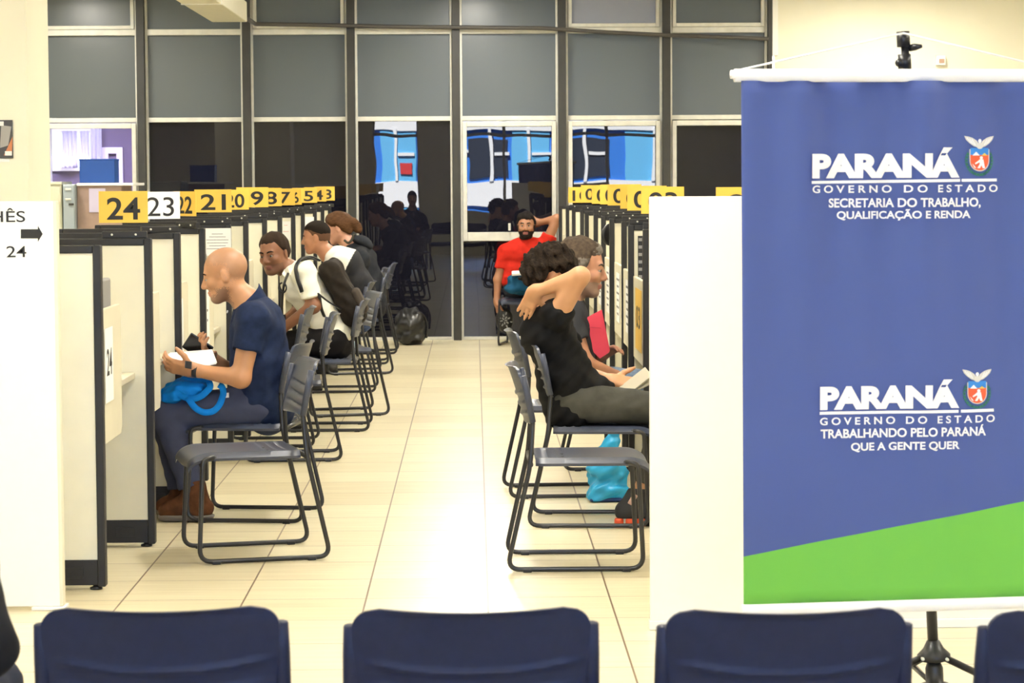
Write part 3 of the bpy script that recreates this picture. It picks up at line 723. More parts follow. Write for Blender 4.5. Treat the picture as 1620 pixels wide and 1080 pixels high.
chairs = [
 (-.925, 10.34, 194.6, 'empty slate blue sled chair nearest the viewer in the left row', 'left row of sled chairs'),
 (-1.022, 11.52, 172, 'slate blue sled chair under the bald man in the navy polo', 'left row of sled chairs'),
 (-1.03, 13.98, 184.4, 'empty slate blue sled chair one place beyond the chair of the bald man', 'left row of sled chairs'),
 (-1.21, 14.72, 180, 'empty slate blue sled chair tucked to the booth beside the white shirted man', 'left row of sled chairs'),
 (-.93, 15.62, 180, 'slate blue sled chair under the man with the dark backpack', 'left row of sled chairs'),
 (-.895, 16.62, 195.5, 'slate blue sled chair with a pale packet on its seat', 'left row of sled chairs'),
 (-1.0, 18.45, 180, 'slate blue sled chair under the young man in the white and black shirt', 'left row of sled chairs'),
 (-.98, 20.18, 194, 'slate blue sled chair under the person with tied back hair', 'left row of sled chairs'),
 (-1.01, 21.25, 182, 'empty sled chair, second from the window wall in the left row', 'left row of sled chairs'),
 (-.97, 22.5, 180, 'empty sled chair beside the black rubbish bag at the window wall', 'left row of sled chairs'),
 (.40, 10.03, 0, 'empty slate blue sled chair nearest the viewer in the right row', 'right row of sled chairs'),
 (.52, 11.27, -3.4, 'slate blue sled chair under the curly haired man in black', 'right row of sled chairs'),
 (.423, 12.32, 3.3, 'slate blue sled chair under the grey haired man', 'right row of sled chairs'),
 (.74, 13.45, 0, 'sled chair half hidden beyond the grey haired man', 'right row of sled chairs'),
 (.49, 23.55, -100, 'dark sled chair of the man in red against the window wall', 'right row of sled chairs'),
]
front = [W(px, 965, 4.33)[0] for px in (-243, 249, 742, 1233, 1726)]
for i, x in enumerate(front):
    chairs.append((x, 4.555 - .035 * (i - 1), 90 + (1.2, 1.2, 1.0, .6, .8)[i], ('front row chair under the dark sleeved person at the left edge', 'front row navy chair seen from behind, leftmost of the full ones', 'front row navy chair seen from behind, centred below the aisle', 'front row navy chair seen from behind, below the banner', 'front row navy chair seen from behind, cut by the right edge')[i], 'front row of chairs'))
ch = nch = None
for (x, y, a, lab, g) in chairs:
    if ch is None: ch = make_chair(lab, g, M['chair_blue']); ch.location = (x, y, 0); ch.rotation_euler = (0, 0, rad(a))
    elif g == 'front row of chairs' and nch is None: nch = make_chair(lab, g, M['chair_shaded']); nch.location = (x, y, 0); nch.rotation_euler = (0, 0, rad(a))
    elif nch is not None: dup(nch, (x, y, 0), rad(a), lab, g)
    else: dup(ch, (x, y, 0), rad(a), lab, g)

# ------------------------------------------------------------------ the hanging banner and its tripod
YBN, TB = 7.0, rad(6.9)
b0 = W(1172, 540, YBN)
ex = V(math.cos(TB), math.sin(TB), 0); nb = V(math.sin(TB), -math.cos(TB), 0)      # nb faces the viewer
def B(px, py):                                # pixel -> (u, z) on the banner plane
    d = ray(px, py); t = np.dot(b0 - CAM, nb) / np.dot(d, nb); p = CAM + d * t
    return np.dot(p - b0, ex), p[2]
bn = thing('hanging_banner', b0 * V(1, 1, 0), 'blue and green cloth banner with white lettering and two crests', 'banner')
off = V(*bn.location)
u0, zt = B(1171, 128); u0b, zb = B(1176, 957)
BW = 0.915
def wave(u, z):
    k = np.clip((z - zb) / (zt - zb), 0, 1)
    return 0.0085 * k ** 1.5 * np.sin(u * 37 + 1.2) + 0.0120 * (.2 + k) * np.sin(u * 13 + .6) + 0.003 * np.sin(u * 19 + z * 2.5)
def pb(u, z, lift=0.0): return b0 * V(1, 1, 0) + ex * u + nb * (wave(u, z) + lift) + V(0, 0, z)
us = np.linspace(0, BW, 90); zs = np.linspace(zb, zt, 40)
ul = lambda z: u0 + (u0b - u0) * (zt - z) / (zt - zb)
Pm = [[pb(ul(z) + u, z) for u in us] for z in zs]; Qm = [[p - nb * .0012 for p in row] for row in Pm]
m = mat('blue_green_banner_cloth', (.05, .08, .28), 0.62, sheen=.2, bump=.05, bscale=700)
nt = m.node_tree; tc = nt.nodes.new('ShaderNodeTexCoord'); sp = nt.nodes.new('ShaderNodeSeparateXYZ'); nt.links.new(tc.outputs['Object'], sp.inputs[0])
g0, g1 = B(1177, 879.5), B(1620, 793.5); slope = (g1[1] - g0[1]) / ((g1[0] - g0[0]) * math.cos(TB))
ma = nt.nodes.new('ShaderNodeMath'); ma.operation = 'MULTIPLY_ADD'; nt.links.new(sp.outputs['X'], ma.inputs[0]); ma.inputs[1].default_value = slope; ma.inputs[2].default_value = g0[1] - slope * g0[0] * math.cos(TB)
gt = nt.nodes.new('ShaderNodeMath'); gt.operation = 'GREATER_THAN'; nt.links.new(sp.outputs['Z'], gt.inputs[0]); nt.links.new(ma.outputs[0], gt.inputs[1])
mxn = nt.nodes.new('ShaderNodeMix'); mxn.data_type = 'RGBA'; nt.links.new(gt.outputs[0], mxn.inputs['Factor'])
mxn.inputs['A'].default_value = (0.135, 0.46, 0.050, 1); mxn.inputs['B'].default_value = (0.047, 0.082, 0.285, 1)
nt.links.new(mxn.outputs['Result'], nt.nodes['Principled BSDF'].inputs['Base Color'])
MB().shell(Pm, Qm).build('cloth', m, bn, True, offset=off)
for nm, (pya, pyb), ov in (('top_rod', (109, 130), .012), ('bottom_rod', (955.5, 975), .0)):
    ua, za = B(1172, pya); ub, zb_ = B(1172, pyb); zc, hh = (za + zb_) / 2, (za - zb_) / 2
    MB().tube([b0 * V(1, 1, 0) + ex * (u - (.0 if nm == 'top_rod' else -.01)) + nb * .004 + V(0, 0, zc) for u in (-.008 - ov, BW + .008 + ov)], hh, 20, flat=(.75, 1.0)).build(nm, M['banner_white'], bn, 40, offset=off)
    if nm == 'top_rod':
        for u in (-.030, BW + .010): MB().tube([b0 * V(1, 1, 0) + ex * q + nb * .004 + V(0, 0, zc + hh * .15) for q in (u, u + .02)], hh * .66, 14).build('end_cap', M['banner_white'], bn, True, offset=off)
zc_top = B(1172, 112)[1]
uap, zap = B(1431, 52)
for u in (.003, BW - .003): MB().tube([b0 * V(1, 1, 0) + ex * u + nb * .0 + V(0, 0, zc_top + .004), b0 * V(1, 1, 0) + ex * uap - nb * .012 + V(0, 0, zap)], .0028, 8).build('hanging_cord', M['cord'], bn, True, offset=off)
def banner_text(mb, body, x0, y0, x1, y1, **kw):       # pixel box of the letters: left baseline side to right cap side
    ua, za = B(x0, y1); ub, zb_ = B(x1, y0)
    vs, fs = text_mesh(body, (ua, 0, ub, 1), **kw)
    zl0, zl1 = B(x0, y1)[1], B(x0, y0 + (y1 - y0) * 0)[1]
    h = za and (B((x0 + x1) / 2, y0)[1] - B((x0 + x1) / 2, y1)[1])
    zmid = B((x0 + x1) / 2, y1)[1]
    mb.add([pb(v[0], zmid + v[1] * h, .0042 + v[2]) for v in vs], fs)
def banner_poly(mb, pix, lift=.0014, th=.0005):
    lift += .0012
    pts = [B(*p) for p in pix]; k = len(pts)
    f = [pb(u, z, lift + th) for u, z in pts]; b = [pb(u, z, lift - .001) for u, z in pts]
    mb.add(f + b, [tuple(range(k)), tuple(range(2 * k - 1, k - 1, -1))] + [(i, i + k, (i + 1) % k + k, (i + 1) % k) for i in range(k)])
wm = mat('white_banner_print', (.86, .86, .86), .6)
f_ = MB()
f_ = MB(); banner_text(f_, 'PARANÁ', 1283.5, 233.5, 1517, 281.5, bold=.058, spacing=.97); f_.build('lettering', wm, bn, offset=off)
f_ = MB(); banner_text(f_, 'GOVERNO DO ESTADO', 1284, 292.5, 1580, 304.5, bold=.02, spacing=1.55); f_.build('lettering', wm, bn, offset=off)
f_ = MB(); banner_text(f_, 'SECRETARIA DO TRABALHO,', 1312, 313, 1550.5, 330, bold=.026); f_.build('lettering', wm, bn, offset=off)
f_ = MB(); banner_text(f_, 'QUALIFICAÇÃO E RENDA', 1325, 330.5, 1534, 348.5, bold=.026); f_.build('lettering', wm, bn, offset=off)
f_ = MB(); banner_text(f_, 'PARANÁ', 1297, 601, 1516, 646.5, bold=.058, spacing=.97); f_.build('lettering', wm, bn, offset=off)
f_ = MB(); banner_text(f_, 'GOVERNO DO ESTADO', 1297, 658, 1574, 670, bold=.02, spacing=1.55); f_.build('lettering', wm, bn, offset=off)
f_ = MB(); banner_text(f_, 'TRABALHANDO PELO PARANÁ', 1298, 673, 1559, 691, bold=.026); f_.build('lettering', wm, bn, offset=off)
f_ = MB(); banner_text(f_, 'QUE A GENTE QUER', 1346, 698.5, 1516.5, 713.5, bold=.026); f_.build('lettering', wm, bn, offset=off)
def bar(x0, y0, x1, y1, t=4.6):
    n = 40; P_ = [B(x0 + (x1 - x0) * i / n, y0 + (y1 - y0) * i / n + t / 2) for i in range(n + 1)]; Q_ = [B(x0 + (x1 - x0) * i / n, y0 + (y1 - y0) * i / n - t / 2) for i in range(n + 1)]
    f_.shell([[pb(u, z, .0024) for u, z in P_], [pb(u, z, .0024) for u, z in Q_]], [[pb(u, z, .0008) for u, z in P_], [pb(u, z, .0008) for u, z in Q_]])
f_ = MB(); bar(1283, 288.5, 1518, 285.2); bar(1520.5, 285.1, 1579, 284.6); f_.build('underline', wm, bn, offset=off); f_ = MB()
bar(1297, 653.6, 1515, 650); bar(1519, 649.8, 1573, 648.6)
f_.build('underline', wm, bn, offset=off)
em = [mat('crest_pearl', (.62, .60, .56), .6), mat('crest_red', (.72, .10, .03), .6), mat('crest_sky', (.03, .22, .62), .6), mat('crest_leaf', (.02, .16, .09), .6), mat('crest_gold', (.75, .50, .08), .6), wm]
def crest(cx, cy, k):                          # cy: middle of the shield
    f_ = MB(); X = lambda pts: [(cx + x * k, cy + y * k) for x, y in pts][::-1]
    def arc(cx_, cy_, rx, ry, a0, a1, n=14): return [(cx_ + rx * math.cos(a0 + (a1 - a0) * i / n), cy_ + ry * math.sin(a0 + (a1 - a0) * i / n)) for i in range(n + 1)]
    f_.cur = 3                                 # leaf wreath
    for s in (-1, 1):
        for i in range(9):
            a = 1.45 - i * .24
            x, y = s * (math.cos(a) * 21), 2 + math.sin(a) * 22 if a > 0 else 2 + math.sin(a) * 22
            for q in (-.5, .5):
                d = (math.cos(a + q * 1.6) * s, math.sin(a + q * 1.6)); e = (-d[1], d[0])
                pl = [(x - d[0] * 3, y - d[1] * 3), (x + e[0] * 1.7, y + e[1] * 1.7), (x + d[0] * 4, y + d[1] * 4), (x - e[0] * 1.7, y - e[1] * 1.7)]
                banner_poly(f_, X(pl), .0012)
    f_.cur = 0
    sh = [(-16.5, -16), (16.5, -16)] + arc(0, 2, 16.5, 17, 0, math.pi)
    banner_poly(f_, X(sh), .0018)
    f_.cur = 2; banner_poly(f_, X([(-15, -18), (15, -18), (15, -6), (-15, -6)]), .0022)
    f_.cur = 5; banner_poly(f_, X([(-12, -6), (-6, -12), (0, -6)]), .0026); f_.cur = 4; banner_poly(f_, X([(3, -6), (8, -10), (13, -6)]), .0026)
    f_.cur = 1; banner_poly(f_, X([(-15, -7), (15, -7)] + arc(0, 2, 15, 15.5, 0, math.pi)), .0024)
    f_.cur = 5                                 # sower-like white figure
    banner_poly(f_, X(arc(2.5, -2.5, 2.6, 2.6, 0, 6.0)), .0028)
    banner_poly(f_, X([(-1, 0), (6, 0), (7.5, 8), (9, 14), (5, 14), (3, 9), (0, 14), (-4, 14), (0, 7)]), .0028); banner_poly(f_, X([(-1, 1), (1, 4), (-7, 8), (-8, 6)]), .0028)
    banner_poly(f_, X([(-12, 7), (-9, 10), (-6, 14), (-9, 13)]), .0028)
    f_.cur = 0                                 # wings
    for s in (-1, 1):
        w = [(s * x, y) for x, y in ((24.5, -37), (22, -31), (17, -26), (10, -21), (4, -19), (2, -25), (5, -29.5), (12, -34), (18, -36))]
        banner_poly(f_, X(w if s > 0 else w[::-1]), .0018)
        f_.cur = 5
        for i in range(3):
            v = [(s * x, y) for x, y in ((21 - 4 * i, -34 + 1.2 * i), (20.2 - 4 * i, -34.5 + 1.2 * i), (13 - 3 * i, -25 + 1.3 * i), (13.8 - 3 * i, -24.8 + 1.3 * i))]
            banner_poly(f_, X(v if s < 0 else v[::-1]), .0024)
        f_.cur = 0
    banner_poly(f_, X([(-5, -26), (5, -26), (6, -20), (2, -16.5), (-2, -16.5), (-6, -20)]), .003)
    f_.cur = 5; banner_poly(f_, X(arc(0, -29, 2.6, 3.2, 0, 6.0)), .0032)
    f_.build('crest', em, bn, offset=off)
crest(1549, 252, 1.0); crest(1545, 620, .98)

# tripod behind the banner
q = WZ(1478, 1066, .10); dpt = 7.22
hub = W(1477, 1031, dpt); lowh = W(1478.5, 1072, dpt); topp = W(1430.5, 50, dpt)
ts = thing('tripod_stand', (lowh[0], dpt, 0), 'black tripod stand holding the blue banner', 'stand')
off = V(*ts.location)
axd = unit(topp - lowh)
MB().tube([lowh - axd * .05, hub + axd * .75], .0155, 14).build('lower_pole', M['black'], ts, True, offset=off)
MB().tube([hub + axd * .70, topp], .0115, 14).build('upper_pole', M['black'], ts, True, offset=off)
for k, (pa, rr) in enumerate((((1429, 62), .019), ((1431, 98), .019))):
    c = W(*pa, dpt); MB().tube([c - axd * .022, c + axd * .022], rr, 14).build('pole_collar', M['black'], ts, True, offset=off)
c = W(1440, 76, dpt); MB().tube([c, c + V(.012, -.02, .002), c + V(.028, -.03, .004)], [.010, .010, .005], 10).build('clamp_knob', M['black'], ts, True, offset=off)
c = W(1424, 100, dpt); MB().tube([c, c + V(-.006, -.02, 0)], .012, 10).build('clamp_knob', M['black'], ts, True, offset=off)
MB().lathe([(.018, .035), (.030, .012), (.048, -.006), (.048, -.022), (.02, -.03)], hub, axd, 18).build('leg_hub', M['black'], ts, True, offset=off)
MB().lathe([(.018, .05), (.026, .03), (.026, -.012), (.04, -.016), (.04, -.03), (.018, -.034)], lowh, axd, 18).build('brace_hub', M['black'], ts, True, offset=off)
for k, a in enumerate((200, 322, 95)):
    d = V(math.cos(rad(a)), math.sin(rad(a)), 0)
    foot = V(lowh[0], dpt, 0) + d * .44; foot[2] = .016
    s0 = hub + d * .04 - V(0, 0, .014)
    lg = MB().tube([s0, foot], .0105, 10).build('leg', M['black'], ts, True, offset=off)
    MB().lathe([(.016, -.015), (.018, 0), (.016, .02)], foot, seg=12).build('rubber_foot', M['black_frame'], lg, True, offset=off)
    mid = s0 + (foot - s0) * .55; bh = lowh + d * .035 - V(0, 0, .022)
    MB().tube([bh, mid], .007, 8).build('brace', M['black'], ts, True, offset=off)
    MB().lathe([(.005, 0), (.005, .012)], s0 + V(0, -.012, 0), (0, -1, 0), 8).build('rivet', M['alu'], ts, True, offset=off)
    MB().lathe([(.005, 0), (.005, .012)], bh + V(0, -.012, 0), (0, -1, 0), 8).build('rivet', M['alu'], ts, True, offset=off)
# ------------------------------------------------------------------ smooth bodies: distance fields turned into one closed surface
class Body:
    def __init__(s): s.p = []
    def cone(s, a, b, ra, rb, k=0.02, cut=None, lat=None, flat=1.0, op='u'):   # tapered limb; lat/flat widen it along one direction
        s.p.append(('c', V(*a), V(*b), ra, rb, k, cut, None if lat is None else unit(lat), flat, op)); return s
    def ell(s, c, ax, rad_, k=0.02, op='u', cut=None):
        s.p.append(('e', V(*c), [unit(q) for q in ax], V(*rad_), k, cut, op)); return s
    def box(s, c, ax, half, r, k=0.01, op='u', cut=None):
        s.p.append(('b', V(*c), [unit(q) for q in ax], V(*half), r, k, cut, op)); return s
    def chain(s, pts, rs, k=0.012, **kw):
        for (a, b), (ra, rb) in zip(zip(pts, pts[1:]), zip(rs, rs[1:])): s.cone(a, b, ra, rb, k, **kw)
        return s
    def bounds(s, q):
        if q[0] == 'c':
            m = max(q[3], q[4]) * max(1, q[8]); return np.minimum(q[1], q[2]) - m, np.maximum(q[1], q[2]) + m
        if q[0] == 'e': m = max(q[3]); return q[1] - m, q[1] + m
        m = np.linalg.norm(q[3]) + q[4]; return q[1] - m, q[1] + m
    def mesh(s, h=0.006, noise=None, cuts=(), warp=None, ramp=None):
        bs = [s.bounds(q) for q in s.p if q[-1] == 'u']
        lo = np.min([b[0] for b in bs], 0) - 4 * h; hi = np.max([b[1] for b in bs], 0) + 4 * h
        n = np.ceil((hi - lo) / h).astype(int) + 1
        Fd = np.full(n, 0.5, np.float32)
        for q in s.p:
            k = q[5] if q[0] == 'c' else (q[4] if q[0] == 'e' else q[5])
            b0_, b1_ = s.bounds(q); pad = k + 4 * h
            i0 = np.clip(np.floor((b0_ - pad - lo) / h).astype(int), 0, n - 1); i1 = np.clip(np.ceil((b1_ + pad - lo) / h).astype(int) + 1, 1, n)
            if np.any(i1 <= i0): continue
            X, Y, Z = np.meshgrid(*[(lo[a] + h * np.arange(i0[a], i1[a])).astype(np.float32) for a in range(3)], indexing='ij', sparse=True)
            if q[0] == 'c':
                a, b, ra, rb, _, cut, lat, flat = q[1:9]
                ba = b - a; L2 = max(1e-9, ba @ ba)
                px, py, pz = X - a[0], Y - a[1], Z - a[2]
                t = np.clip((px * ba[0] + py * ba[1] + pz * ba[2]) / L2, 0, 1)
                qx, qy, qz = px - t * ba[0], py - t * ba[1], pz - t * ba[2]
                r = ra + (rb - ra) * t
                if lat is None: d = np.sqrt(qx * qx + qy * qy + qz * qz) - r
                else:
                    l = qx * lat[0] + qy * lat[1] + qz * lat[2]
                    d2 = np.maximum(qx * qx + qy * qy + qz * qz - l * l, 0)
                    d = (np.sqrt((l / flat) ** 2 + d2) - r)
            else:
                c, ax = q[1], q[2]
                px, py, pz = X - c[0], Y - c[1], Z - c[2]
                l = [px * e[0] + py * e[1] + pz * e[2] for e in ax]
                if q[0] == 'e':
                    R_ = q[3]; k0 = np.sqrt(sum((l[i] / R_[i]) ** 2 for i in range(3))); k1 = np.sqrt(sum((l[i] / R_[i] ** 2) ** 2 for i in range(3)))
                    d = k0 * (k0 - 1) / np.maximum(k1, 1e-6); cut = q[5]
                else:
                    hf, r = q[3], q[4]
                    w = [np.abs(l[i]) - (hf[i] - r) for i in range(3)]
                    d = np.sqrt(sum(np.maximum(x, 0) ** 2 for x in w)) + np.minimum(np.maximum(np.maximum(w[0], w[1]), w[2]), 0) - r; cut = q[6]
            if cut is not None:
                for (cp, cn) in (cut if isinstance(cut, list) else [cut]):
                    cn = unit(cn); d = np.maximum(d, (X - cp[0]) * cn[0] + (Y - cp[1]) * cn[1] + (Z - cp[2]) * cn[2])
            sub = Fd[i0[0]:i1[0], i0[1]:i1[1], i0[2]:i1[2]]
            if q[-1] == 'u':
                hh = np.maximum(k - np.abs(sub - d), 0) / max(k, 1e-6); sub[...] = np.minimum(sub, d) - hh * hh * k * 0.25
            else:
                hh = np.maximum(k - np.abs(sub + d), 0) / max(k, 1e-6); sub[...] = np.maximum(sub, -d) + hh * hh * k * 0.25
        X, Y, Z = np.meshgrid(*[(lo[a] + h * np.arange(n[a])).astype(np.float32) for a in range(3)], indexing='ij', sparse=True)
        if noise:
            amp, fr, seed = noise; rg = np.random.RandomState(seed)
            for _ in range(5):
                w = rg.normal(size=3) * fr; Fd += (amp / 2.2 * np.sin(w[0] * X + w[1] * Y + w[2] * Z + rg.rand() * 6.28)).astype(np.float32)
            if fr < 40:
                w = rg.normal(size=3) * fr * 2.8; Fd += (amp / 2.6 * np.sin(w[0] * X + w[1] * Y + w[2] * Z + rg.rand() * 6.28)).astype(np.float32)
        if ramp is not None: Fd += ramp(X, Y, Z).astype(np.float32)
        for (cp, cn) in cuts:
            cn = unit(cn); Fd = np.maximum(Fd, ((X - cp[0]) * cn[0] + (Y - cp[1]) * cn[1] + (Z - cp[2]) * cn[2]).astype(np.float32))
        if warp is not None: Fd = np.maximum(Fd, warp(X, Y, Z).astype(np.float32))
        return surface(Fd, lo, h)
def surface(Fd, lo, h):
    ins = Fd < 0
    c = [ins[i:ins.shape[0] - 1 + i, j:ins.shape[1] - 1 + j, k:ins.shape[2] - 1 + k] for i in (0, 1) for j in (0, 1) for k in (0, 1)]
    s = sum(x.astype(np.uint8) for x in c)
    act = (s > 0) & (s < 8)
    I = np.argwhere(act)
    idx = np.full(act.shape, -1, np.int64); idx[act] = np.arange(len(I))
    corner = np.array([(i, j, k) for i in (0, 1) for j in (0, 1) for k in (0, 1)])
    val = np.stack([Fd[I[:, 0] + a, I[:, 1] + b, I[:, 2] + d] for a, b, d in corner], 1)
    acc = np.zeros((len(I), 3)); cnt = np.zeros(len(I))
    for a in range(8):
        for b in range(a + 1, 8):
            if np.abs(corner[a] - corner[b]).sum() != 1: continue
            va, vb = val[:, a], val[:, b]; m = (va < 0) != (vb < 0)
            t = np.where(m, va / np.where(m, va - vb, 1), 0)
            p = corner[a] + (corner[b] - corner[a]) * t[:, None]
            acc[m] += p[m]; cnt[m] += 1
    P = lo + h * (I + acc / np.maximum(cnt, 1)[:, None])
    quads = []
    for ax in range(3):
        sl = [slice(1, -1)] * 3; sl[ax] = slice(0, -1); a = ins[tuple(sl)]
        sl2 = list(sl); sl2[ax] = slice(1, None); b = ins[tuple(sl2)]
        E = np.argwhere(a != b)
        if not len(E): continue
        flip = a[E[:, 0], E[:, 1], E[:, 2]]
        off = np.ones(3, int); off[ax] = 0; E = E + off
        u, w = (ax + 1) % 3, (ax + 2) % 3
        du, dw = np.eye(3, dtype=int)[u], np.eye(3, dtype=int)[w]
        g = lambda e: idx[e[:, 0], e[:, 1], e[:, 2]]
        q = np.stack([g(E - du - dw), g(E - dw), g(E), g(E - du)], 1)
        q[~flip] = q[~flip][:, ::-1]; quads.append(q)
    return P, np.concatenate(quads)
def relax(P, Q, it=1, f=0.5):
    for _ in range(it):
        acc = np.zeros_like(P); n = np.zeros(len(P))
        for a, b in ((0, 1), (1, 2), (2, 3), (3, 0)):
            np.add.at(acc, Q[:, a], P[Q[:, b]]); np.add.at(n, Q[:, a], 1); np.add.at(acc, Q[:, b], P[Q[:, a]]); np.add.at(n, Q[:, b], 1)
        P = P * (1 - f) + f * acc / np.maximum(n, 1)[:, None]
    return P
def body_obj(name, body, mats, parent, off, h=0.006, pick=None, it=1, **kw):
    P, Q = body.mesh(h, **kw); P = relax(P, Q, it)
    me = bpy.data.meshes.new(name)
    me.vertices.add(len(P)); me.vertices.foreach_set('co', (P - off).astype(np.float32).ravel())
    me.loops.add(Q.size); me.loops.foreach_set('vertex_index', Q.astype(np.int32).ravel())
    me.polygons.add(len(Q)); me.polygons.foreach_set('loop_start', (np.arange(len(Q)) * 4).astype(np.int32))
    for m in (mats if isinstance(mats, list) else [mats]): me.materials.append(m)
    if pick is not None: me.polygons.foreach_set('material_index', pick(P[Q].mean(1)).astype(np.int32))
    me.polygons.foreach_set('use_smooth', np.ones(len(Q), bool))
    me.update(calc_edges=True); me.validate()
    o = bpy.data.objects.new(name, me); col.objects.link(o)
    if parent is not None: o.parent = parent
    else: o.location = tuple(off)
    return o

def skin_mat(name, c, rough=0.5):
    m = mat(name, c, rough, noise=0.07, nscale=14)
    b = m.node_tree.nodes['Principled BSDF']; b.inputs['Subsurface Weight'].default_value = 0.08; b.inputs['Subsurface Radius'].default_value = (0.02, 0.008, 0.004); b.inputs['Subsurface Scale'].default_value = .3
    return m
def head_axes(f, u):
    f = unit(f); u = unit(V(*u) - f * np.dot(u, f)); return f, np.cross(u, f), u          # forward, left, up
def add_head(B_, c, ax, s=1.0, neck=None, jaw=1.0, nose=1.0):
    f, l, u = ax; P = lambda a, b, d: V(*c) + s * (a * f + b * l + d * u)
    B_.ell(P(-.012, 0, .036), ax, V(.100, .078, .088) * s, .02)
    B_.ell(P(.028, 0, -.028), ax, V(.066, .061 * jaw, .086) * s, .03)
    for q in (-1, 1):
        B_.cone(P(.005, q * .052, -.045), P(.062, q * .020, -.094), .022 * s, .018 * s, .03)
        B_.ell(P(.062, q * .040, -.022), ax, V(.026, .024, .022) * s, .02)
    B_.ell(P(.070, 0, -.094), ax, V(.022, .026, .019) * s, .02)
    B_.cone(P(.080, -.034 , .026), P(.080, .034, .026), .0125 * s, .0125 * s, .014)
    for q in (-1, 1):
        B_.ell(P(.098, q * .031, .003), ax, V(.013, .018, .0115) * s, .010, 's')
        B_.ell(P(.0815, q * .0315, .0105), ax, V(.0125, .0175, .0055) * s, .004); B_.ell(P(.0805, q * .0315, -.0055), ax, V(.0115, .0165, .0050) * s, .004)
    B_.cone(P(.088, 0, .016), P(.110 * (.5 + .5 * nose), 0, -.026), .0085 * s, .0135 * s, .010)
    for q in (-1, 1): B_.ell(P(.097, q * .013, -.033), ax, V(.012, .009, .008) * s, .006)
    B_.ell(P(.088, 0, -.0585), ax, V(.013, .024, .0065) * s, .005); B_.ell(P(.087, 0, -.0700), ax, V(.013, .021, .0075) * s, .005)
    B_.cone(P(.106, -.022, -.0640), P(.106, .022, -.0640), .0026 * s, .0026 * s, .003, op='s')
    for q in (-1, 1):
        B_.ell(P(-.006, q * .079, -.004), (unit(f + l * q * .35), unit(l - f * q * .35), u), V(.020, .0085, .032) * s, .008)
        B_.ell(P(.003, q * .090, -.002), ax, V(.009, .006, .017) * s, .005, 's')
    if neck is not None: B_.cone(P(-.018, 0, -.055), neck, .053 * s, .058 * s, .03)
def eyes(root, off, c, ax, s, iris, white, open_=.55):
    f, l, u = ax
    for q in (-1, 1):
        p = V(*c) + s * (.0790 * f + q * .0315 * l + .0028 * u)
        f_ = MB(); f_.lathe([(.0125 * math.sin(a) * s + 1e-5, -.0125 * math.cos(a) * s) for a in np.linspace(.02, 2.75, 12)], p, f, 14)
        f_.build('eye', white, root, True, offset=off)
        f_ = MB(); f_.lathe([(.0064 * s, .0106 * s), (.0060 * s, .0120 * s), (.003 * s, .0128 * s)], p, f, 12); f_.build('iris', iris, root, True, offset=off)
def brows(root, off, c, ax, s, m, thick=.0045):
    f, l, u = ax
    for q in (-1, 1):
        pts = [V(*c) + s * (a * f + q * b * l + d * u) for a, b, d in ((.0945, .013, .024), (.0945, .026, .029), (.088, .041, .030), (.079, .050, .024))]
        MB().tube(pts, [thick * s * .8, thick * s, thick * s * .9, thick * s * .4], 8).build('eyebrow', m, root, True, offset=off)
def hair_warp(c, ax, s, line, t=0):
    """keeps only what lies above the hairline; line(forward) -> height in head units"""
    f, l, u = ax; c = V(*c)
    def w(X, Y, Z):
        px, py, pz = X - c[0], Y - c[1], Z - c[2]
        a = (px * f[0] + py * f[1] + pz * f[2]) / s; b = (px * u[0] + py * u[1] + pz * u[2]) / s
        xs, ys = zip(*line)
        c_ = (px * l[0] + py * l[1] + pz * l[2]) / s
        e = np.interp(a, xs, ys) + .004 * np.sin(c_ * 160) * np.sin(a * 130 + 1) - b
        return e * s * .7 if not t else np.clip(1 + e / .040, 0, 1) ** 1.5 * t * s * 1.02
    return w
def add_hair(name, root, off, c, ax, s, m, t, line, h=.005, noise=None, extra=None, pick=None):
    B_ = Body(); f, l, u = ax
    P = lambda a, b, d: V(*c) + s * (a * f + b * l + d * u)
    B_.ell(P(-.012, 0, .036), ax, (V(.100, .078, .088) + t) * s, .02)
    B_.ell(P(-.045, 0, -.02), ax, (V(.055, .062, .07) + t) * s, .03)
    if extra: extra(B_, P)
    return body_obj(name, B_, m, root, off, h, noise=noise, warp=hair_warp(c, ax, s, line), ramp=hair_warp(c, ax, s, line, t), pick=pick)
def hand(B_, w, d, n, t, curl=.5, s=1.0, spread=.25, curls=None, thumb=(.55, .75, .25)):
    """w wrist, d toward the fingers, n out of the palm, t toward the thumb side"""
    d = unit(d); n = unit(V(*n) - d * np.dot(n, d)); t_ = np.cross(d, n); t = t_ if np.dot(t_, t) > 0 else -t_
    w = V(*w)
    B_.box(w + d * .045 * s, (d, t, n), V(.052, .039, .0145) * s, .013 * s, .018)
    B_.cone(w - d * .02 * s, w + d * .02 * s, .024 * s, .025 * s, .02, lat=t, flat=1.2)
    for i, (o, ln) in enumerate(((.030, .074), (.010, .082), (-.010, .076), (-.029, .060))):
        cl = (curls[i] if curls else curl); a = spread * (1.5 - i) * .28
        dd = unit(d + t * a); b = w + (d * .090 + t * o) * s
        pts = [b - dd * .012 * s, b]; ang = 0
        for seg, q in ((.45, .7), (.32, 1.0), (.23, .8)):
            ang += cl * q; v = dd * math.cos(ang) + n * math.sin(ang); pts.append(pts[-1] + v * ln * seg * s)
        B_.chain(pts, [.0100 * s, .0098 * s, .0090 * s, .0082 * s, .0066 * s], .005)
    b = w + (d * .022 + t * .030) * s
    v = unit(d * thumb[0] + t * thumb[1] + n * thumb[2]); v2 = unit(v + d * .7 + n * .15)
    B_.chain([b, b + v * .040 * s, b + v * .040 * s + v2 * .028 * s, b + v * .040 * s + v2 * .052 * s], [.0165 * s, .0120 * s, .0105 * s, .0080 * s], .008)
def person(label, base):
    r = thing('person', base, label, 'person'); return r, V(*r.location)
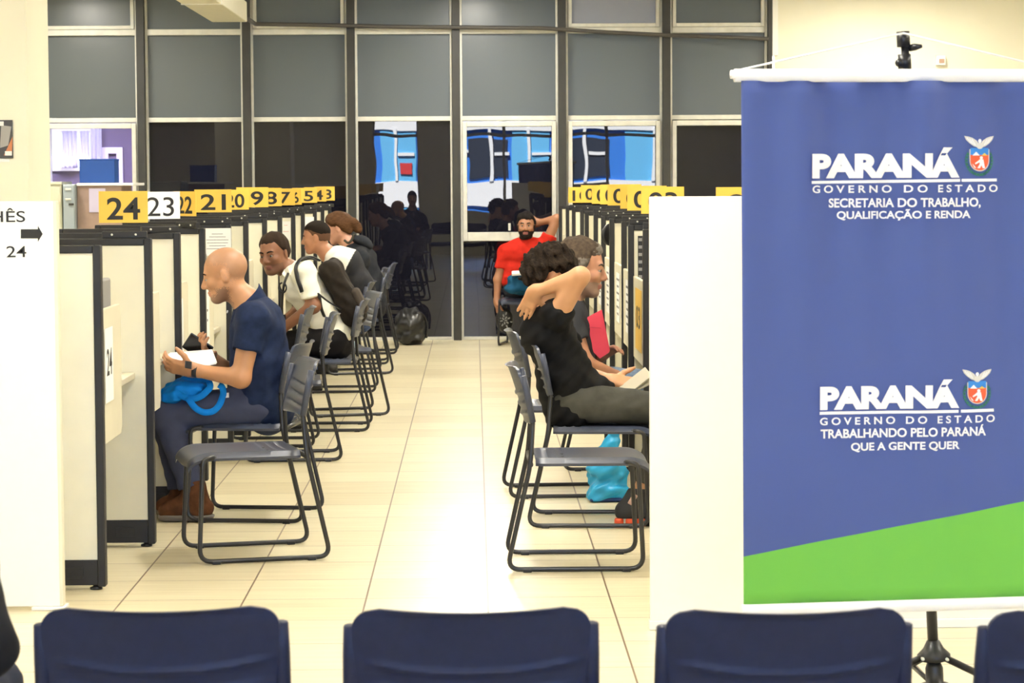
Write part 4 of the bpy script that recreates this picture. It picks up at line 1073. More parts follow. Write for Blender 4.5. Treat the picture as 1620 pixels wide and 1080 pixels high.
RNG = np.random.RandomState(7)
def soft(x, w):                            # ragged edge for stubble: true more often the further x lies above 0
    return RNG.rand(len(x)) < np.clip(x / w + .5, 0, 1)
M['sclera'] = mat('eye_white', (.34, .31, .28), .3); M['iris'] = mat('dark_iris', (.012, .008, .006), .15)
# ------------------------------------------------------------------ the bald man in the navy polo
LATY = V(0, 1, 0)
def P1():
    r, off = person('seated bald man in navy polo reading papers, blue bag on his lap', W(415, 700, 11.5) * V(1, 1, 0))
    s1 = skin_mat('tan_skin', (.46, .225, .11)); stub = skin_mat('stubble_skin', (.25, .135, .08)); lip = skin_mat('lip_skin', (.42, .19, .12)); scalp = skin_mat('shaved_scalp', (.385, .20, .108))
    polo = mat('navy_pique', (.013, .022, .058), .8, noise=.2, nscale=30, bump=.25, bscale=900); trs = mat('slate_blue_trousers', (.052, .060, .105), .85, noise=.12, nscale=14, bump=.2, bscale=700)
    Y = 11.50
    pel, wst, chs, nk = W(413, 627, Y), W(411, 575, Y), W(407, 522, Y), W(391, 478, Y)
    hc = W(356.5, 435, Y); ax = head_axes((-1, .03, -.27), (-.27, 0, 1)); hs = 1.0
    f, l, u = ax
    shn, shf = W(400, 503, Y - .185), W(398, 503, Y + .185)
    eln, wrn = W(381, 598, Y - .235), W(305, 585, Y - .20)
    elf, wrf = W(378, 598, Y + .20), W(333, 564, Y + .10)
    hpn, knn, ann = W(412, 640, Y - .095), W(265, 655, Y - .10), W(304, 772, Y - .12)
    hpf, knf, anf = W(412, 640, Y + .095), W(262, 652, Y + .055), W(286, 775, Y + .04)
    b = Body()
    add_head(b, hc, ax, hs, neck=nk)
    b.cone(pel, wst, .105, .10, .05, lat=LATY, flat=1.35).cone(wst, chs, .10, .105, .05, lat=LATY, flat=1.4).cone(chs, nk, .10, .055, .05, lat=LATY, flat=1.2)
    for sh, el, wr in ((shn, eln, wrn), (shf, elf, wrf)):
        b.cone(chs + V(0, 0, .05), sh, .07, .055, .04).cone(sh, el, .054, .043, .02).cone(el, wr, .043, .027, .025)
    for hp, kn, an in ((hpn, knn, ann), (hpf, knf, anf)):
        b.cone(hp, kn, .075, .052, .03).cone(kn, an, .05, .036, .02)
    hand(b, wrn, unit(W(262, 577, Y - .20) - wrn), V(-.1, .75, .55), V(-.2, -.3, .9), curl=.55, s=1.0)
    hand(b, wrf, unit(W(318, 545, Y + .03) - wrf), V(-.2, -.5, .5), V(.3, -.6, .5), curl=.5, s=.95)
    def pick(C):
        q = (C - hc) / hs; a, bb, d = q @ f, q @ l, q @ u
        m = np.zeros(len(C), int)
        near = (np.abs(q) < .2).all(1)
        m[near & soft(np.maximum(d - .05 - np.maximum(a, 0) * .35, np.minimum(-.02 - a, d + .035)), .03)] = 3
        m[near & soft(np.minimum(a - .035, -.074 - d), .02)] = 1; m[near & soft(np.minimum(np.minimum(a - .0, .055 - a), -.05 - d), .02)] = 1
        m[near & (a > .07) & (d < -.045) & (d > -.054) & (np.abs(bb) < .032)] = 1
        m[near & (a > .085) & (d < -.053) & (d > -.0765) & (np.abs(bb) < .024)] = 2
        return m
    body_obj('body', b, [s1, stub, lip, scalp], r, off, .0048, pick)
    eyes(r, off, hc, ax, hs, M['iris'], M['sclera']); brows(r, off, hc, ax, hs, mat('dark_brow', (.03, .018, .012), .8))
    b = Body()
    b.cone(pel + V(.034, 0, -.062), wst, .114, .120, .05, lat=LATY, flat=1.56).cone(pel + V(0, 0, -.01), wst, .128, .118, .05, lat=LATY, flat=1.42).cone(wst, chs, .118, .122, .05, lat=LATY, flat=1.42).cone(chs, nk + (chs - nk) * .25, .118, .062, .05, lat=LATY, flat=1.3)
    for sh, el in ((shn, eln), (shf, elf)):
        e = sh + (el - sh) * .55
        b.cone(chs + V(.012, 0, .055), sh, .085, .070, .05).cone(sh, el, .072, .066, .03, cut=(e, el - sh))
    body_obj('polo_shirt', b, polo, r, off, .006, noise=(.004, 26, 3))
    # collar and placket
    f_ = MB(); n = 28; Pm, Qm = [], []
    upv = unit(nk - chs + V(-.02, 0, .05)); cc = nk + (chs - nk) * .16; e1 = unit(np.cross(upv, LATY)); 
    if e1[0] > 0: e1 = -e1
    for v in (0, .4, .75, 1.0):
        row, row2 = [], []
        for j in range(n + 1):
            a = -2.75 + 5.5 * j / n; rr = .079 + .010 * (1 - v) + .012 * (abs(a) / 2.75) + (.016 * max(0, v - .75) * 4 if 0 else 0)
            p = cc + (-e1 * math.cos(a) * rr + LATY * math.sin(a) * rr * 1.02) + upv * (v * (.088 - .062 * (abs(a) / 2.75)) - .004 - .036 * (abs(a) / 2.75))
            row.append(p); row2.append(p + (-e1 * math.cos(a) + LATY * math.sin(a)) * .005 * (1.6 - v))
        Pm.append(row); Qm.append(row2)
    f_.shell(Pm, Qm); f_.build('collar', polo, r, True, offset=off)
    p = W(360, 493, Y - .01); MB().lathe([(.007, 0), (.007, .003)], p, (-1, -.5, .3), 10).build('button', M['paper'], r, True, offset=off)
    b = Body()
    b.cone(pel + V(.0, 0, -.03), pel + V(-.04, 0, -.01), .125, .12, .05, lat=LATY, flat=1.35)
    for hp, kn, an in ((hpn, knn, ann), (hpf, knf, anf)):
        e = kn + (an - kn) * .97
        b.cone(hp, kn, .098, .074, .04).cone(kn, an, .072, .058, .03, cut=(e, an - kn))
    body_obj('trousers', b, trs, r, off, .006, noise=(.0028, 30, 5))
    p = W(359, 625, Y - .17); MB().obox(p, ((1, 0, .1), (0, 1, 0), (0, 0, 1)), (.009, .002, .011)).build('pocket_label', M['paper'], r, offset=off)
    boot = mat('brown_suede', (.085, .034, .015), .85, noise=.3, nscale=30); sole = mat('grey_rubber_sole', (.16, .14, .12), .8)
    for an, tx, hx, yb_, Yf in ((ann, (250, 822), (334, 812), 828, Y - .13), (anf, (246, 806), (322, 800), 811, Y + .05)):
        fl = lambda p: V(p[0], p[1], 0)
        toe, heel = WZ(tx[0], tx[1], .05), WZ(hx[0], hx[1], .05)
        toe = V(W(tx[0], tx[1], Yf)[0], Yf, .045); heel = V(W(hx[0], hx[1], Yf)[0], Yf, .05)
        b = Body(); b.cone(heel + V(-.035, 0, .005), toe + V(.04, 0, 0), .044, .040, .03, lat=LATY, flat=1.05).cone(heel + V(-.05, 0, .02), an + V(.005, 0, .02), .05, .055, .03).cone(heel + V(-.09, 0, .055), toe + V(.075, 0, .015), .045, .035, .03)
        body_obj('boot', b, boot, r, off, .006, noise=(.0015, 60, 2), cuts=[(V(0, 0, .022), (0, 0, -1)), (V(0, 0, an[2] + .04), (0, 0, 1))])
        b = Body(); b.cone(heel + V(-.035, 0, -.014), toe + V(.045, 0, -.008), .052, .049, .02, lat=LATY, flat=1.0)
        body_obj('sole', b, sole, r, off, .006, cuts=[(V(0, 0, .003), (0, 0, -1)), (V(0, 0, .032), (0, 0, 1))])
    w = wrn + (eln - wrn) * .06; d = unit(eln - wrn)
    MB().tube([w - d * .011, w + d * .011], .033, 20).build('watch_band', M['black'], r, True, offset=off)
    o = W(298, 577, Y - .245); MB().obox(o, (d, (0, 1, -.6), (0, .6, 1)), (.016, .004, .018)).build('watch_face', M['black'], r, bevel=.003, offset=off)
    # what he holds
    t = thing('paper_sheets', W(300, 570, Y - .17), 'white sheets of paper in the bald man\'s hand', 'paper'); o2 = V(*t.location)
    q = [W(254.5, 571, Y - .16), W(268, 558, Y - .02), W(334, 553, Y - .02), W(342, 574, Y - .13), W(310, 579, Y - .18), W(275, 573.5, Y - .20)]
    for k in range(3):
        dz = V(.002 * k, .003 * k, .003 * k - .006)
        f_ = MB(); n = len(q); f_.add([p + dz for p in q] + [p + dz + V(0, 0, .0015) for p in q], [tuple(range(n))[::-1], tuple(range(n, 2 * n))] + [(i, (i + 1) % n, (i + 1) % n + n, i + n) for i in range(n)])
        f_.build('sheet', M['paper'], t, offset=o2)
    t = thing('mobile_phone', W(315, 549, Y + .03), 'black phone in the bald man\'s raised far hand', 'phone'); o2 = V(*t.location)
    c = W(313, 549, Y + .035); a1, a2 = unit(V(.80, .1, -.55)), unit(V(.55, -.15, .80))
    MB().obox(c, (a1, a2, np.cross(a1, a2)), (.062, .042, .005)).build('case', M['black'], t, bevel=.006, offset=o2)
    MB().obox(c + np.cross(a1, a2) * .0052 * (1 if np.cross(a1, a2)[1] < 0 else -1), (a1, a2, np.cross(a1, a2)), (.056, .037, .0006)).build('glass_screen', mat('phone_glass', (.004, .004, .005), .15), t, offset=o2)
    blue = mat('bright_blue_nonwoven', (.004, .19, .62), .7, noise=.12, nscale=20, bump=.2, bscale=500)
    t = thing('tote_bag', W(300, 618, Y - .12), 'bright blue tote bag lying on the bald man\'s knees', 'bag'); o2 = V(*t.location)
    b = Body(); b.ell(W(294, 618, Y - .05), ((1, 0, .2), (0, 1, 0), (-.2, 0, 1)), (.098, .13, .055), .02).ell(W(275, 622, Y - .10), ((1, 0, .6), (0, 1, 0), (-.6, 0, 1)), (.075, .08, .035), .03).cone(W(320, 606, Y - .06), W(300, 604, Y + .02), .03, .03, .04)
    body_obj('bag_body', b, blue, t, o2, .006, noise=(.008, 34, 8))
    for k, pp in enumerate(([(280, 622), (300, 632), (318, 628), (334, 612), (330, 602)], [(296, 628), (308, 645), (322, 653), (338, 651), (348, 640), (354, 622), (352, 612), (346, 608)])):
        pts = [W(x, y, Y - (.20 if k else .185) - .012 * math.sin(i)) for i, (x, y) in enumerate(pp)]
        pts = fillet(pts, .03, 4); Pm = []
        f_ = MB(); L_ = len(pts)
        for i, p in enumerate(pts):
            tg = unit(pts[min(i + 1, L_ - 1)] - pts[max(i - 1, 0)]); nn = unit(np.cross(tg, V(.15, -1, .2)))
            Pm.append([p - nn * .0145, p + nn * .0145])
        f_.shell([[a[0] for a in Pm], [a[1] for a in Pm]], [[a[0] + V(0, -.002, .0005) for a in Pm], [a[1] + V(0, -.002, .0005) for a in Pm]])
        f_.build('strap', blue, t, True, offset=o2)
P1()
# ------------------------------------------------------------------ the other people
def figure(r, off, J, skin, shirt_m, trs_m, h=.006, g=1.0, lat=LATY, sleeve=.5, shirt_name='shirt', shirt_noise=(.005, 26, 3), pick=None, hem=-.02, shirt_pick=None, long_sleeve=False, fl=1.38, jaw=1.0, nose=1.0, shirt_h=None, waist_up=0.0, drape=()):
    pel, wst, chs, nk, hc, ax, hs = [J[k] for k in ('pel', 'wst', 'chs', 'nk', 'hc', 'ax', 'hs')]
    b = Body(); add_head(b, hc, ax, hs, neck=nk, jaw=jaw, nose=nose)
    b.cone(pel, wst, .105 * g, .10 * g, .05, lat=lat, flat=fl - .05).cone(wst, chs, .10 * g, .103 * g, .05, lat=lat, flat=fl).cone(chs, nk, .098 * g, .055 * g, .05, lat=lat, flat=1.2)
    up = unit(nk - chs)
    for a in J['arms']:
        b.cone(chs + up * .05, a['sh'], .068 * g, .054 * g, .04).cone(a['sh'], a['el'], .052 * g, .042 * g, .02).cone(a['el'], a['wr'], .042 * g, .027 * g, .025)
        hand(b, a['wr'], a['d'], a['n'], a['t'], curl=a.get('curl', .5), s=a.get('s', .98))
    for (hp, kn, an) in J['legs']:
        b.cone(hp, kn, .074 * g, .052 * g, .03).cone(kn, an, .05 * g, .036 * g, .02)
    body_obj('body', b, skin, r, off, h, pick)
    b = Body()
    b.cone(pel + V(0, 0, hem), wst, .126 * g, .116 * g, .05, lat=lat, flat=fl).cone(wst, chs, .116 * g, .120 * g, .05, lat=lat, flat=fl + .03).cone(chs, nk + (chs - nk) * .22, .116 * g, .062 * g, .05, lat=lat, flat=1.3)
    for a in J['arms']:
        sh, el, wr = a['sh'], a['el'], a['wr']; sl = a.get('sleeve', sleeve); e = sh + (el - sh) * sl
        b.cone(chs + up * .055, sh, .084 * g, .068 * g, .05)
        if long_sleeve: b.cone(sh, el, .066 * g, .056 * g, .03).cone(el, wr, .056 * g, .040 * g, .03, cut=(wr, wr - el))
        else: b.cone(sh, el, .070 * g, .064 * g, .03, cut=(e, el - sh))
    for (pa, pb_, ra, rb) in drape: b.cone(pa, pb_, ra, rb, .05, lat=lat, flat=fl + .08)
    o = body_obj(shirt_name, b, shirt_m, r, off, shirt_h or h * 1.15, shirt_pick, noise=shirt_noise)
    b = Body(); b.cone(pel + V(0, 0, -.03 + waist_up), pel + V(0, 0, -.02) , .124 * g, .122 * g, .05, lat=lat, flat=fl - .02)
    for (hp, kn, an) in J['legs']:
        e = kn + (an - kn) * .96
        b.cone(hp, kn, .096 * g, .073 * g, .04).cone(kn, an, .070 * g, .056 * g, .03, cut=(e, an - kn))
    body_obj('trousers', b, trs_m, r, off, h * 1.2, noise=(.003, 30, 5))
def shoe(r, off, an, d, m, sole_m, L=.27, h=.008):
    d = unit(V(d[0], d[1], 0)); lt = V(-d[1], d[0], 0)
    heel, toe = V(an[0], an[1], .045) - d * .05, V(an[0], an[1], .04) + d * (L - .10)
    b = Body(); b.cone(heel, toe, .040, .037, .03, lat=lt, flat=1.1).cone(heel + d * .02, V(*an) + V(0, 0, -.01), .045, .048, .03)
    body_obj('shoe', b, m, r, off, h, cuts=[(V(0, 0, .018), (0, 0, -1)), (V(0, 0, an[2] + .01), (0, 0, 1))])
    b = Body(); b.cone(heel - V(0, 0, .012), toe - V(0, 0, .008), .046, .043, .02, lat=lt, flat=1.05)
    body_obj('shoe_sole', b, sole_m, r, off, h, cuts=[(V(0, 0, .002), (0, 0, -1)), (V(0, 0, .028), (0, 0, 1))])
def zone(hc, ax, hs, beard=None, lips=2):
    f, l, u = ax
    def pk(C):
        q = (C - hc) / hs; a, bb, d = q @ f, q @ l, q @ u; m = np.zeros(len(C), int); near = (np.abs(q) < .2).all(1)
        if beard: m[near & beard(a, bb, d)] = 1
        m[near & (a > .085) & (d < -.053) & (d > -.0765) & (np.abs(bb) < .024)] = lips
        return m
    return pk
blackshoe = mat('black_leather', (.012, .011, .011), .4); darksole = mat('dark_rubber_sole', (.02, .02, .02), .8)

def P2():
    Y = 15.68
    r, off = person('man in white short sleeved shirt wearing a dark backpack, turning to the viewer', W(520, 680, Y) * V(1, 1, 0))
    s = skin_mat('deep_brown_skin', (.215, .088, .042)); st = skin_mat('deep_brown_stubble', (.15, .065, .035)); lip = skin_mat('deep_lip_skin', (.19, .065, .045))
    hc = W(434, 402, Y - .02); ax = head_axes((-.46, -.86, -.16), (-.12, 0, 1)); hs = 1.04
    J = dict(pel=W(527, 535, Y), wst=W(508, 498, Y), chs=W(480, 452, Y), nk=W(459, 428, Y), hc=hc, ax=ax, hs=hs)
    shn, shf = W(482, 432, Y - .19), W(478, 430, Y + .18)
    J['arms'] = [dict(sh=shn, el=W(496, 484, Y - .25), wr=W(442, 523, Y - .20), d=(-1, .1, -.15), n=(0, .4, -1), t=(0, .9, .4), sleeve=.80),
                 dict(sh=shf, el=W(474, 490, Y + .24), wr=W(432, 522, Y + .12), d=(-1, -.2, -.1), n=(0, -.3, -1), t=(0, -.9, .3), sleeve=.8)]
    kn, kf = W(446, 545, Y - .12), W(446, 545, Y + .12)
    J['legs'] = [(W(523, 536, Y - .10), kn, W(455, 648, Y - .12)), (W(523, 536, Y + .10), kf, W(455, 645, Y + .12))]
    sh_m = mat('cream_white_cotton', (.80, .78, .66), .8, bump=.2, bscale=500); tr_m = mat('black_trousers', (.012, .011, .012), .8)
    figure(r, off, J, [s, st, lip], sh_m, tr_m, pick=zone(hc, ax, hs, lambda a, b, d: (a > .03) & (d < -.05)), hem=.03, jaw=1.04)
    f, l, u = ax
    add_hair('hair', r, off, hc, ax, hs, mat('dark_cropped_hair', (.035, .022, .015), .9, bump=.5, bscale=400), .010, [(-.2, -.065), (-.03, -.03), (.0, .0), (.03, .035), (.05, .072), (.1, .082)], noise=(.003, 90, 4))
    eyes(r, off, hc, ax, hs, M['iris'], M['sclera']); brows(r, off, hc, ax, hs, mat('black_brow', (.012, .009, .007), .8))
    # collar leaves, lanyard and pen
    c0 = W(462, 420, Y - .06)
    for q in ((W(455, 424, Y - .13), W(468, 412, Y - .12), W(474, 424, Y - .14), W(459, 436, Y - .17)), (W(450, 425, Y - .06), W(458, 430, Y - .1), W(452, 440, Y - .13), W(446, 433, Y - .1))):
        f_ = MB(); n = len(q); f_.add([p + V(0, -.012, 0) for p in q] + list(q), [tuple(range(n)), tuple(range(2 * n - 1, n - 1, -1))] + [(i, i + n, (i + 1) % n + n, (i + 1) % n) for i in range(n)]); f_.build('collar', sh_m, r, bevel=.003, offset=off)
    pts = [W(456, 432, Y - .16), W(450, 446, Y - .19), W(447, 465, Y - .17), W(446, 485, Y - .15), W(446.5, 500, Y - .14)]
    t = thing('lanyard', pts[0], 'black lanyard hanging from the neck of the white shirted man', 'lanyard'); o2 = V(*t.location)
    MB().tube(fillet(pts, .05), .008, 8).build('cord', M['black'], t, True, offset=o2); MB().obox(pts[-1] + V(0, 0, -.02), ((1, .3, 0), (0, 0, 1), (.3, -1, 0)), (.022, .03, .004)).build('card_holder', M['black'], t, bevel=.003, offset=o2)
    pts = [W(447 + 6 * math.cos(a), 455 + 8 * math.sin(a), Y - .185 - .01 * math.cos(a)) for a in np.linspace(-1.2, 4.6, 16)]
    MB().tube(pts, .0055, 8).build('eyeglass_loop', M['black'], t, True, offset=o2)
    # backpack
    bk = mat('dark_brown_nylon', (.022, .017, .013), .75, noise=.2, nscale=30); pk_ = mat('grey_brown_pocket', (.065, .052, .042), .8)
    t = thing('backpack', W(545, 500, Y), 'dark brown backpack on the back of the white shirted man', 'backpack'); o2 = V(*t.location)
    a1 = unit(W(562, 512, Y) - W(511, 412, Y)); a3 = unit(np.cross(a1, LATY)); cc = W(541, 462, Y)
    if a3[0] < 0: a3 = -a3
    b = Body(); b.box(cc, (a1, LATY, a3), (.215, .145, .070), .06, .02); b.ell(cc + a1 * .10 + a3 * .02, (a1, LATY, a3), (.12, .145, .075), .04)
    body_obj('bag_body', b, bk, t, o2, .008, noise=(.006, 30, 6))
    b = Body(); b.box(cc + a1 * .095 + a3 * .078 - V(0, .04, 0), (a1, LATY, a3), (.085, .095, .028), .026, .01); body_obj('front_pocket', b, pk_, t, o2, .007)
    def strap(pp, rr=.012):
        pts = fillet([W(x, y, Y + dy) for x, y, dy in pp], .06, 5)
        MB().tube(pts, rr, 8, flat=(1.3, .6)).build('strap', M['black'], t, True, offset=o2)
    strap([(506, 412, -.12), (492, 405, -.15), (476, 408, -.20), (467, 421, -.235), (470, 440, -.265), (478, 462, -.27)])
    strap([(506, 412, .10), (490, 408, .10), (474, 414, .12), (464, 432, .13), (470, 455, .1)])
    strap([(503, 464, -.28), (520, 478, -.22), (540, 489, -.16)], .008); strap([(505, 466, -.28), (508, 488, -.20), (514, 503, -.165)], .008)
    shoe(r, off, W(455, 650, Y - .12), (-1, 0, 0), blackshoe, darksole); shoe(r, off, W(455, 648, Y + .12), (-1, 0, 0), blackshoe, darksole)
P2()

def P3():
    Y = 18.45
    r, off = person('young man with faded haircut in a white shirt with dark grey lower back', W(570, 620, Y) * V(1, 1, 0))
    s = skin_mat('warm_tan_skin', (.43, .20, .11)); lip = skin_mat('rose_lip_skin', (.42, .15, .11))
    hc = W(500, 376, Y); ax = head_axes((-1, .02, -.14), (-.14, 0, 1)); hs = .96
    J = dict(pel=W(568, 494, Y), wst=W(566, 455, Y), chs=W(546, 418, Y), nk=W(519, 402, Y), hc=hc, ax=ax, hs=hs)
    J['arms'] = [dict(sh=W(538, 416, Y - .18), el=W(525, 462, Y - .22), wr=W(470, 466, Y - .15), d=(-1, .1, 0), n=(0, .4, -1), t=(0, .9, .4), sleeve=.9),
                 dict(sh=W(536, 414, Y + .18), el=W(522, 462, Y + .22), wr=W(468, 466, Y + .12), d=(-1, -.1, 0), n=(0, -.4, -1), t=(0, -.9, .4), sleeve=.9)]
    J['legs'] = [(W(564, 494, Y - .1), W(485, 494, Y - .11), W(490, 590, Y - .11)), (W(564, 494, Y + .1), W(485, 494, Y + .11), W(490, 588, Y + .11))]
    wsh = mat('white_cotton', (.80, .79, .74), .8, bump=.2, bscale=500); dsh = mat('charcoal_cotton', (.030, .030, .034), .85)
    p0 = W(553, 416, Y); nrm = unit(V(.86, 0, -.42))
    figure(r, off, J, [s, s, lip], [wsh, dsh], mat('blue_denim', (.055, .085, .19), .85, noise=.2, nscale=60), h=.008, pick=zone(hc, ax, hs), shirt_pick=lambda C: ((C - p0) @ nrm > 0).astype(int), hem=.10)
    add_hair('hair', r, off, hc, ax, hs, mat('black_short_hair', (.020, .015, .012), .9, bump=.4, bscale=400), .008, [(-.2, .0), (-.05, .012), (.0, .035), (.05, .062), (.1, .075)], .006)
    add_hair('faded_hair', r, off, hc, ax, hs, mat('faded_hair_stubble', (.12, .062, .036), .9), .003, [(-.2, -.05), (-.02, -.025), (.02, .01), (.04, .05), (.1, .07)], .006)
    eyes(r, off, hc, ax, hs, M['iris'], M['sclera']); brows(r, off, hc, ax, hs, mat('dark_brow_hair', (.02, .013, .01), .8))
    for q in J['legs']: shoe(r, off, q[2], (-1, 0, 0), blackshoe, darksole)
P3()

def P4():
    Y = 20.15
    r, off = person('person with brown hair tied back wearing a dark hooded sweatshirt', W(585, 600, Y) * V(1, 1, 0))
    s = skin_mat('fair_pink_skin', (.55, .29, .20)); lip = skin_mat('pink_lip_skin', (.48, .18, .15))
    hc = W(535, 361, Y); ax = head_axes((-1, .05, -.30), (-.3, 0, 1)); hs = 1.0
    J = dict(pel=W(586, 480, Y), wst=W(582, 448, Y), chs=W(570, 412, Y), nk=W(553, 388, Y), hc=hc, ax=ax, hs=hs)
    J['arms'] = [dict(sh=W(570, 408, Y - .18), el=W(560, 452, Y - .24), wr=W(515, 456, Y - .15), d=(-1, .1, 0), n=(0, .4, -1), t=(0, .9, .4)),
                 dict(sh=W(568, 406, Y + .18), el=W(556, 450, Y + .24), wr=W(512, 454, Y + .12), d=(-1, -.1, 0), n=(0, -.4, -1), t=(0, -.9, .4))]
    J['legs'] = [(W(583, 480, Y - .1), W(512, 480, Y - .11), W(516, 568, Y - .11)), (W(583, 480, Y + .1), W(512, 480, Y + .11), W(516, 566, Y + .11))]
    hd = mat('dark_grey_fleece', (.022, .024, .030), .9, noise=.15, nscale=30)
    figure(r, off, J, [s, s, lip], hd, mat('dark_trousers', (.02, .02, .025), .85), h=.008, pick=zone(hc, ax, hs), hem=.02, long_sleeve=True, shirt_name='hoodie')
    b = Body(); b.ell(W(578, 384, Y), ((.7, 0, -.7), LATY, (.7, 0, .7)), (.075, .12, .045), .02); b.ell(W(566, 380, Y), ((1, 0, -.5), LATY, (.5, 0, 1)), (.06, .10, .035), .03)
    body_obj('hood', b, hd, r, off, .008)
    hm = mat('brown_long_hair', (.085, .040, .018), .7, noise=.35, nscale=40, stretch=(1, 1, 4)); f, l, u = ax
    def ex(B_, P):
        B_.ell(P(-.12, 0, .01), ax, (.045, .045, .04), .02); B_.ell(P(-.150, 0, -.03), ax, (.04, .035, .06), .02)
    add_hair('tied_hair', r, off, hc, ax, hs, hm, .014, [(-.2, -.13), (-.10, -.10), (-.05, -.05), (.0, .0), (.04, .02), (.07, .06), (.1, .075)], .006, noise=(.004, 60, 4), extra=ex)
    eyes(r, off, hc, ax, hs, M['iris'], M['sclera']); brows(r, off, hc, ax, hs, mat('brown_brow', (.06, .03, .018), .8))
    pts = [W(545, 380, Y - .10), W(551, 385, Y - .13), W(556, 380, Y - .11), W(560, 372, Y - .05)]
    MB().tube(fillet(pts, .03), .010, 8).build('neck_band', mat('olive_band', (.06, .055, .04), .8), r, True, offset=off)
    for q in J['legs']: shoe(r, off, q[2], (-1, 0, 0), blackshoe, darksole)
P4()

def P5():
    Y = 23.55; LX_ = V(1, 0, 0)
    r, off = person('bearded man in red T-shirt facing the viewer, one arm behind his head', W(828, 545, Y) * V(1, 1, 0))
    s = skin_mat('brown_tan_skin', (.36, .165, .085)); bd = skin_mat('black_beard', (.016, .012, .010), .9); lip = skin_mat('brown_lip_skin', (.32, .11, .085))
    hc = W(832.5, 358, Y - .04); ax = head_axes((-.10, -1, .04), (0, .04, 1)); hs = 1.0
    J = dict(pel=W(826, 452, Y - .02), wst=W(827, 430, Y), chs=W(829, 400, Y), nk=W(832, 382, Y), hc=hc, ax=ax, hs=hs)
    J['arms'] = [dict(sh=W(800, 398, Y), el=W(788, 442, Y - .02), wr=W(786, 478, Y - .06), d=(.15, -.1, -1), n=(1, .2, 0), t=(.1, -1, 0), curl=.75, sleeve=.62, s=1.08),
                 dict(sh=W(862, 390, Y), el=W(881, 346, Y), wr=W(852, 352, Y + .08), d=(-1, .3, -.1), n=(0, -1, 0), t=(0, 0, 1), sleeve=.42, s=1.05)]
    J['legs'] = [(W(818, 455, Y - .04), W(866, 459, Y - .34), W(866, 532, Y - .36)), (W(840, 455, Y - .02), W(888, 457, Y - .20), W(884, 530, Y - .22))]
    red = mat('red_cotton', (.50, .022, .012), .8, noise=.1, nscale=30)
    figure(r, off, J, [s, bd, lip], red, mat('charcoal_trousers', (.025, .026, .03), .85), h=.008, lat=LX_, fl=1.5, pick=zone(hc, ax, hs, lambda a, b, d: ((a > .0) & (d < -.048)) | ((a > .07) & (d < -.042) & (np.abs(b) < .03)) | ((np.abs(b) > .05) & (a > .0) & (a < .03) & (d < .01))), hem=.05, jaw=1.08)
    f_ = MB(); rg = random.Random(4)
    for x, y in ((807, 402), (817, 399), (826, 401), (838, 399), (846, 404), (812, 410), (824, 409), (838, 412), (852, 398), (800, 410), (832, 406), (845, 415)):
        c = W(x, y, Y - .16); f_.obox(c, ((1, 0, 0), (0, 1, 0), (0, 0, 1)), (.006, .03, .005))
    add_hair('hair', r, off, hc, ax, hs, mat('black_wavy_hair', (.014, .011, .010), .85, bump=.4, bscale=300), .016, [(-.2, -.07), (-.03, -.03), (.0, .0), (.025, .03), (.05, .055), (.1, .066)], .006, noise=(.006, 60, 4))
    eyes(r, off, hc, ax, hs, M['iris'], M['sclera']); brows(r, off, hc, ax, hs, M['iris'], .006)
    for q in J['legs']: shoe(r, off, q[2], (0, -1, 0), blackshoe, darksole)
    blue = mat('petrol_blue_cloth', (.012, .075, .15), .8, noise=.1, nscale=20)
    t = thing('blue_cloth_bag', W(822, 462, Y - .28), 'petrol blue bag lying on the lap of the man in red', 'bag'); o2 = V(*t.location)
    b = Body(); b.ell(W(824, 447, Y - .27), ((1, 0, 0), (0, 1, 0), (0, 0, 1)), (.125, .10, .115), .02); b.ell(W(815, 457, Y - .29), ((1, 0, 0), (0, 1, 0), (0, 0, 1)), (.11, .10, .055), .03)
    body_obj('bag_body', b, blue, t, o2, .01, noise=(.008, 24, 6))
    MB().tube([W(812, 441, Y - .37), W(826, 432, Y - .36), W(840, 441, Y - .36)], .008, 8).build('handle', blue, t, True, offset=o2)
    c = W(819, 432, Y - .36)
    t = thing('folded_paper', c, 'white folded paper on the blue bag of the man in red', 'paper'); MB().obox(c, ((1, .1, .05), (0, 1, .2), (0, -.2, 1)), (.055, .05, .012)).build('paper_stack', M['paper'], t, bevel=.004, offset=V(*t.location))
    MB().obox(c + V(0, 0, .0135), ((1, .1, .05), (0, 1, .2), (0, -.2, 1)), (.045, .04, .0012)).build('fold_flap', M['paper'], t, offset=V(*t.location))
    pc = W(798, 506, Y - .12)
    t = thing('patterned_pouch', pc, 'round black pouch with white pattern hanging from the hand of the man in red', 'pouch'); o2 = V(*t.location)
    b = Body(); b.ell(pc, ((1, 0, 0), (0, 1, 0), (0, 0, 1)), (.082, .06, .115), .02); body_obj('pouch_body', b, mat('black_satin', (.012, .012, .013), .4), t, o2, .008)
    f_ = MB()
    for k in range(14):
        a = k * 2.4; rr = .015 + .0042 * k; x, z = rr * math.cos(a) * .9, rr * math.sin(a) * 1.1
        y = -.060 * math.sqrt(max(.05, 1 - (x / .082) ** 2 - (z / .115) ** 2)) - .002
        f_.obox(pc + V(x, y, z), ((math.cos(a), 0, math.sin(a)), (0, 1, 0), (-math.sin(a), 0, math.cos(a))), (.012, .004, .006))
    o = f_.build('printed_pattern', M['grey_plastic'], t, bevel=.002, offset=o2); o['kind'] = 'stuff'
    MB().tube(fillet([pc + V(-.03, 0, .10), W(790, 488, Y - .08), W(797, 484, Y - .08), pc + V(.045, 0, .09)], .03), .007, 8).build('wrist_strap', M['black'], t, True, offset=o2)
P5()

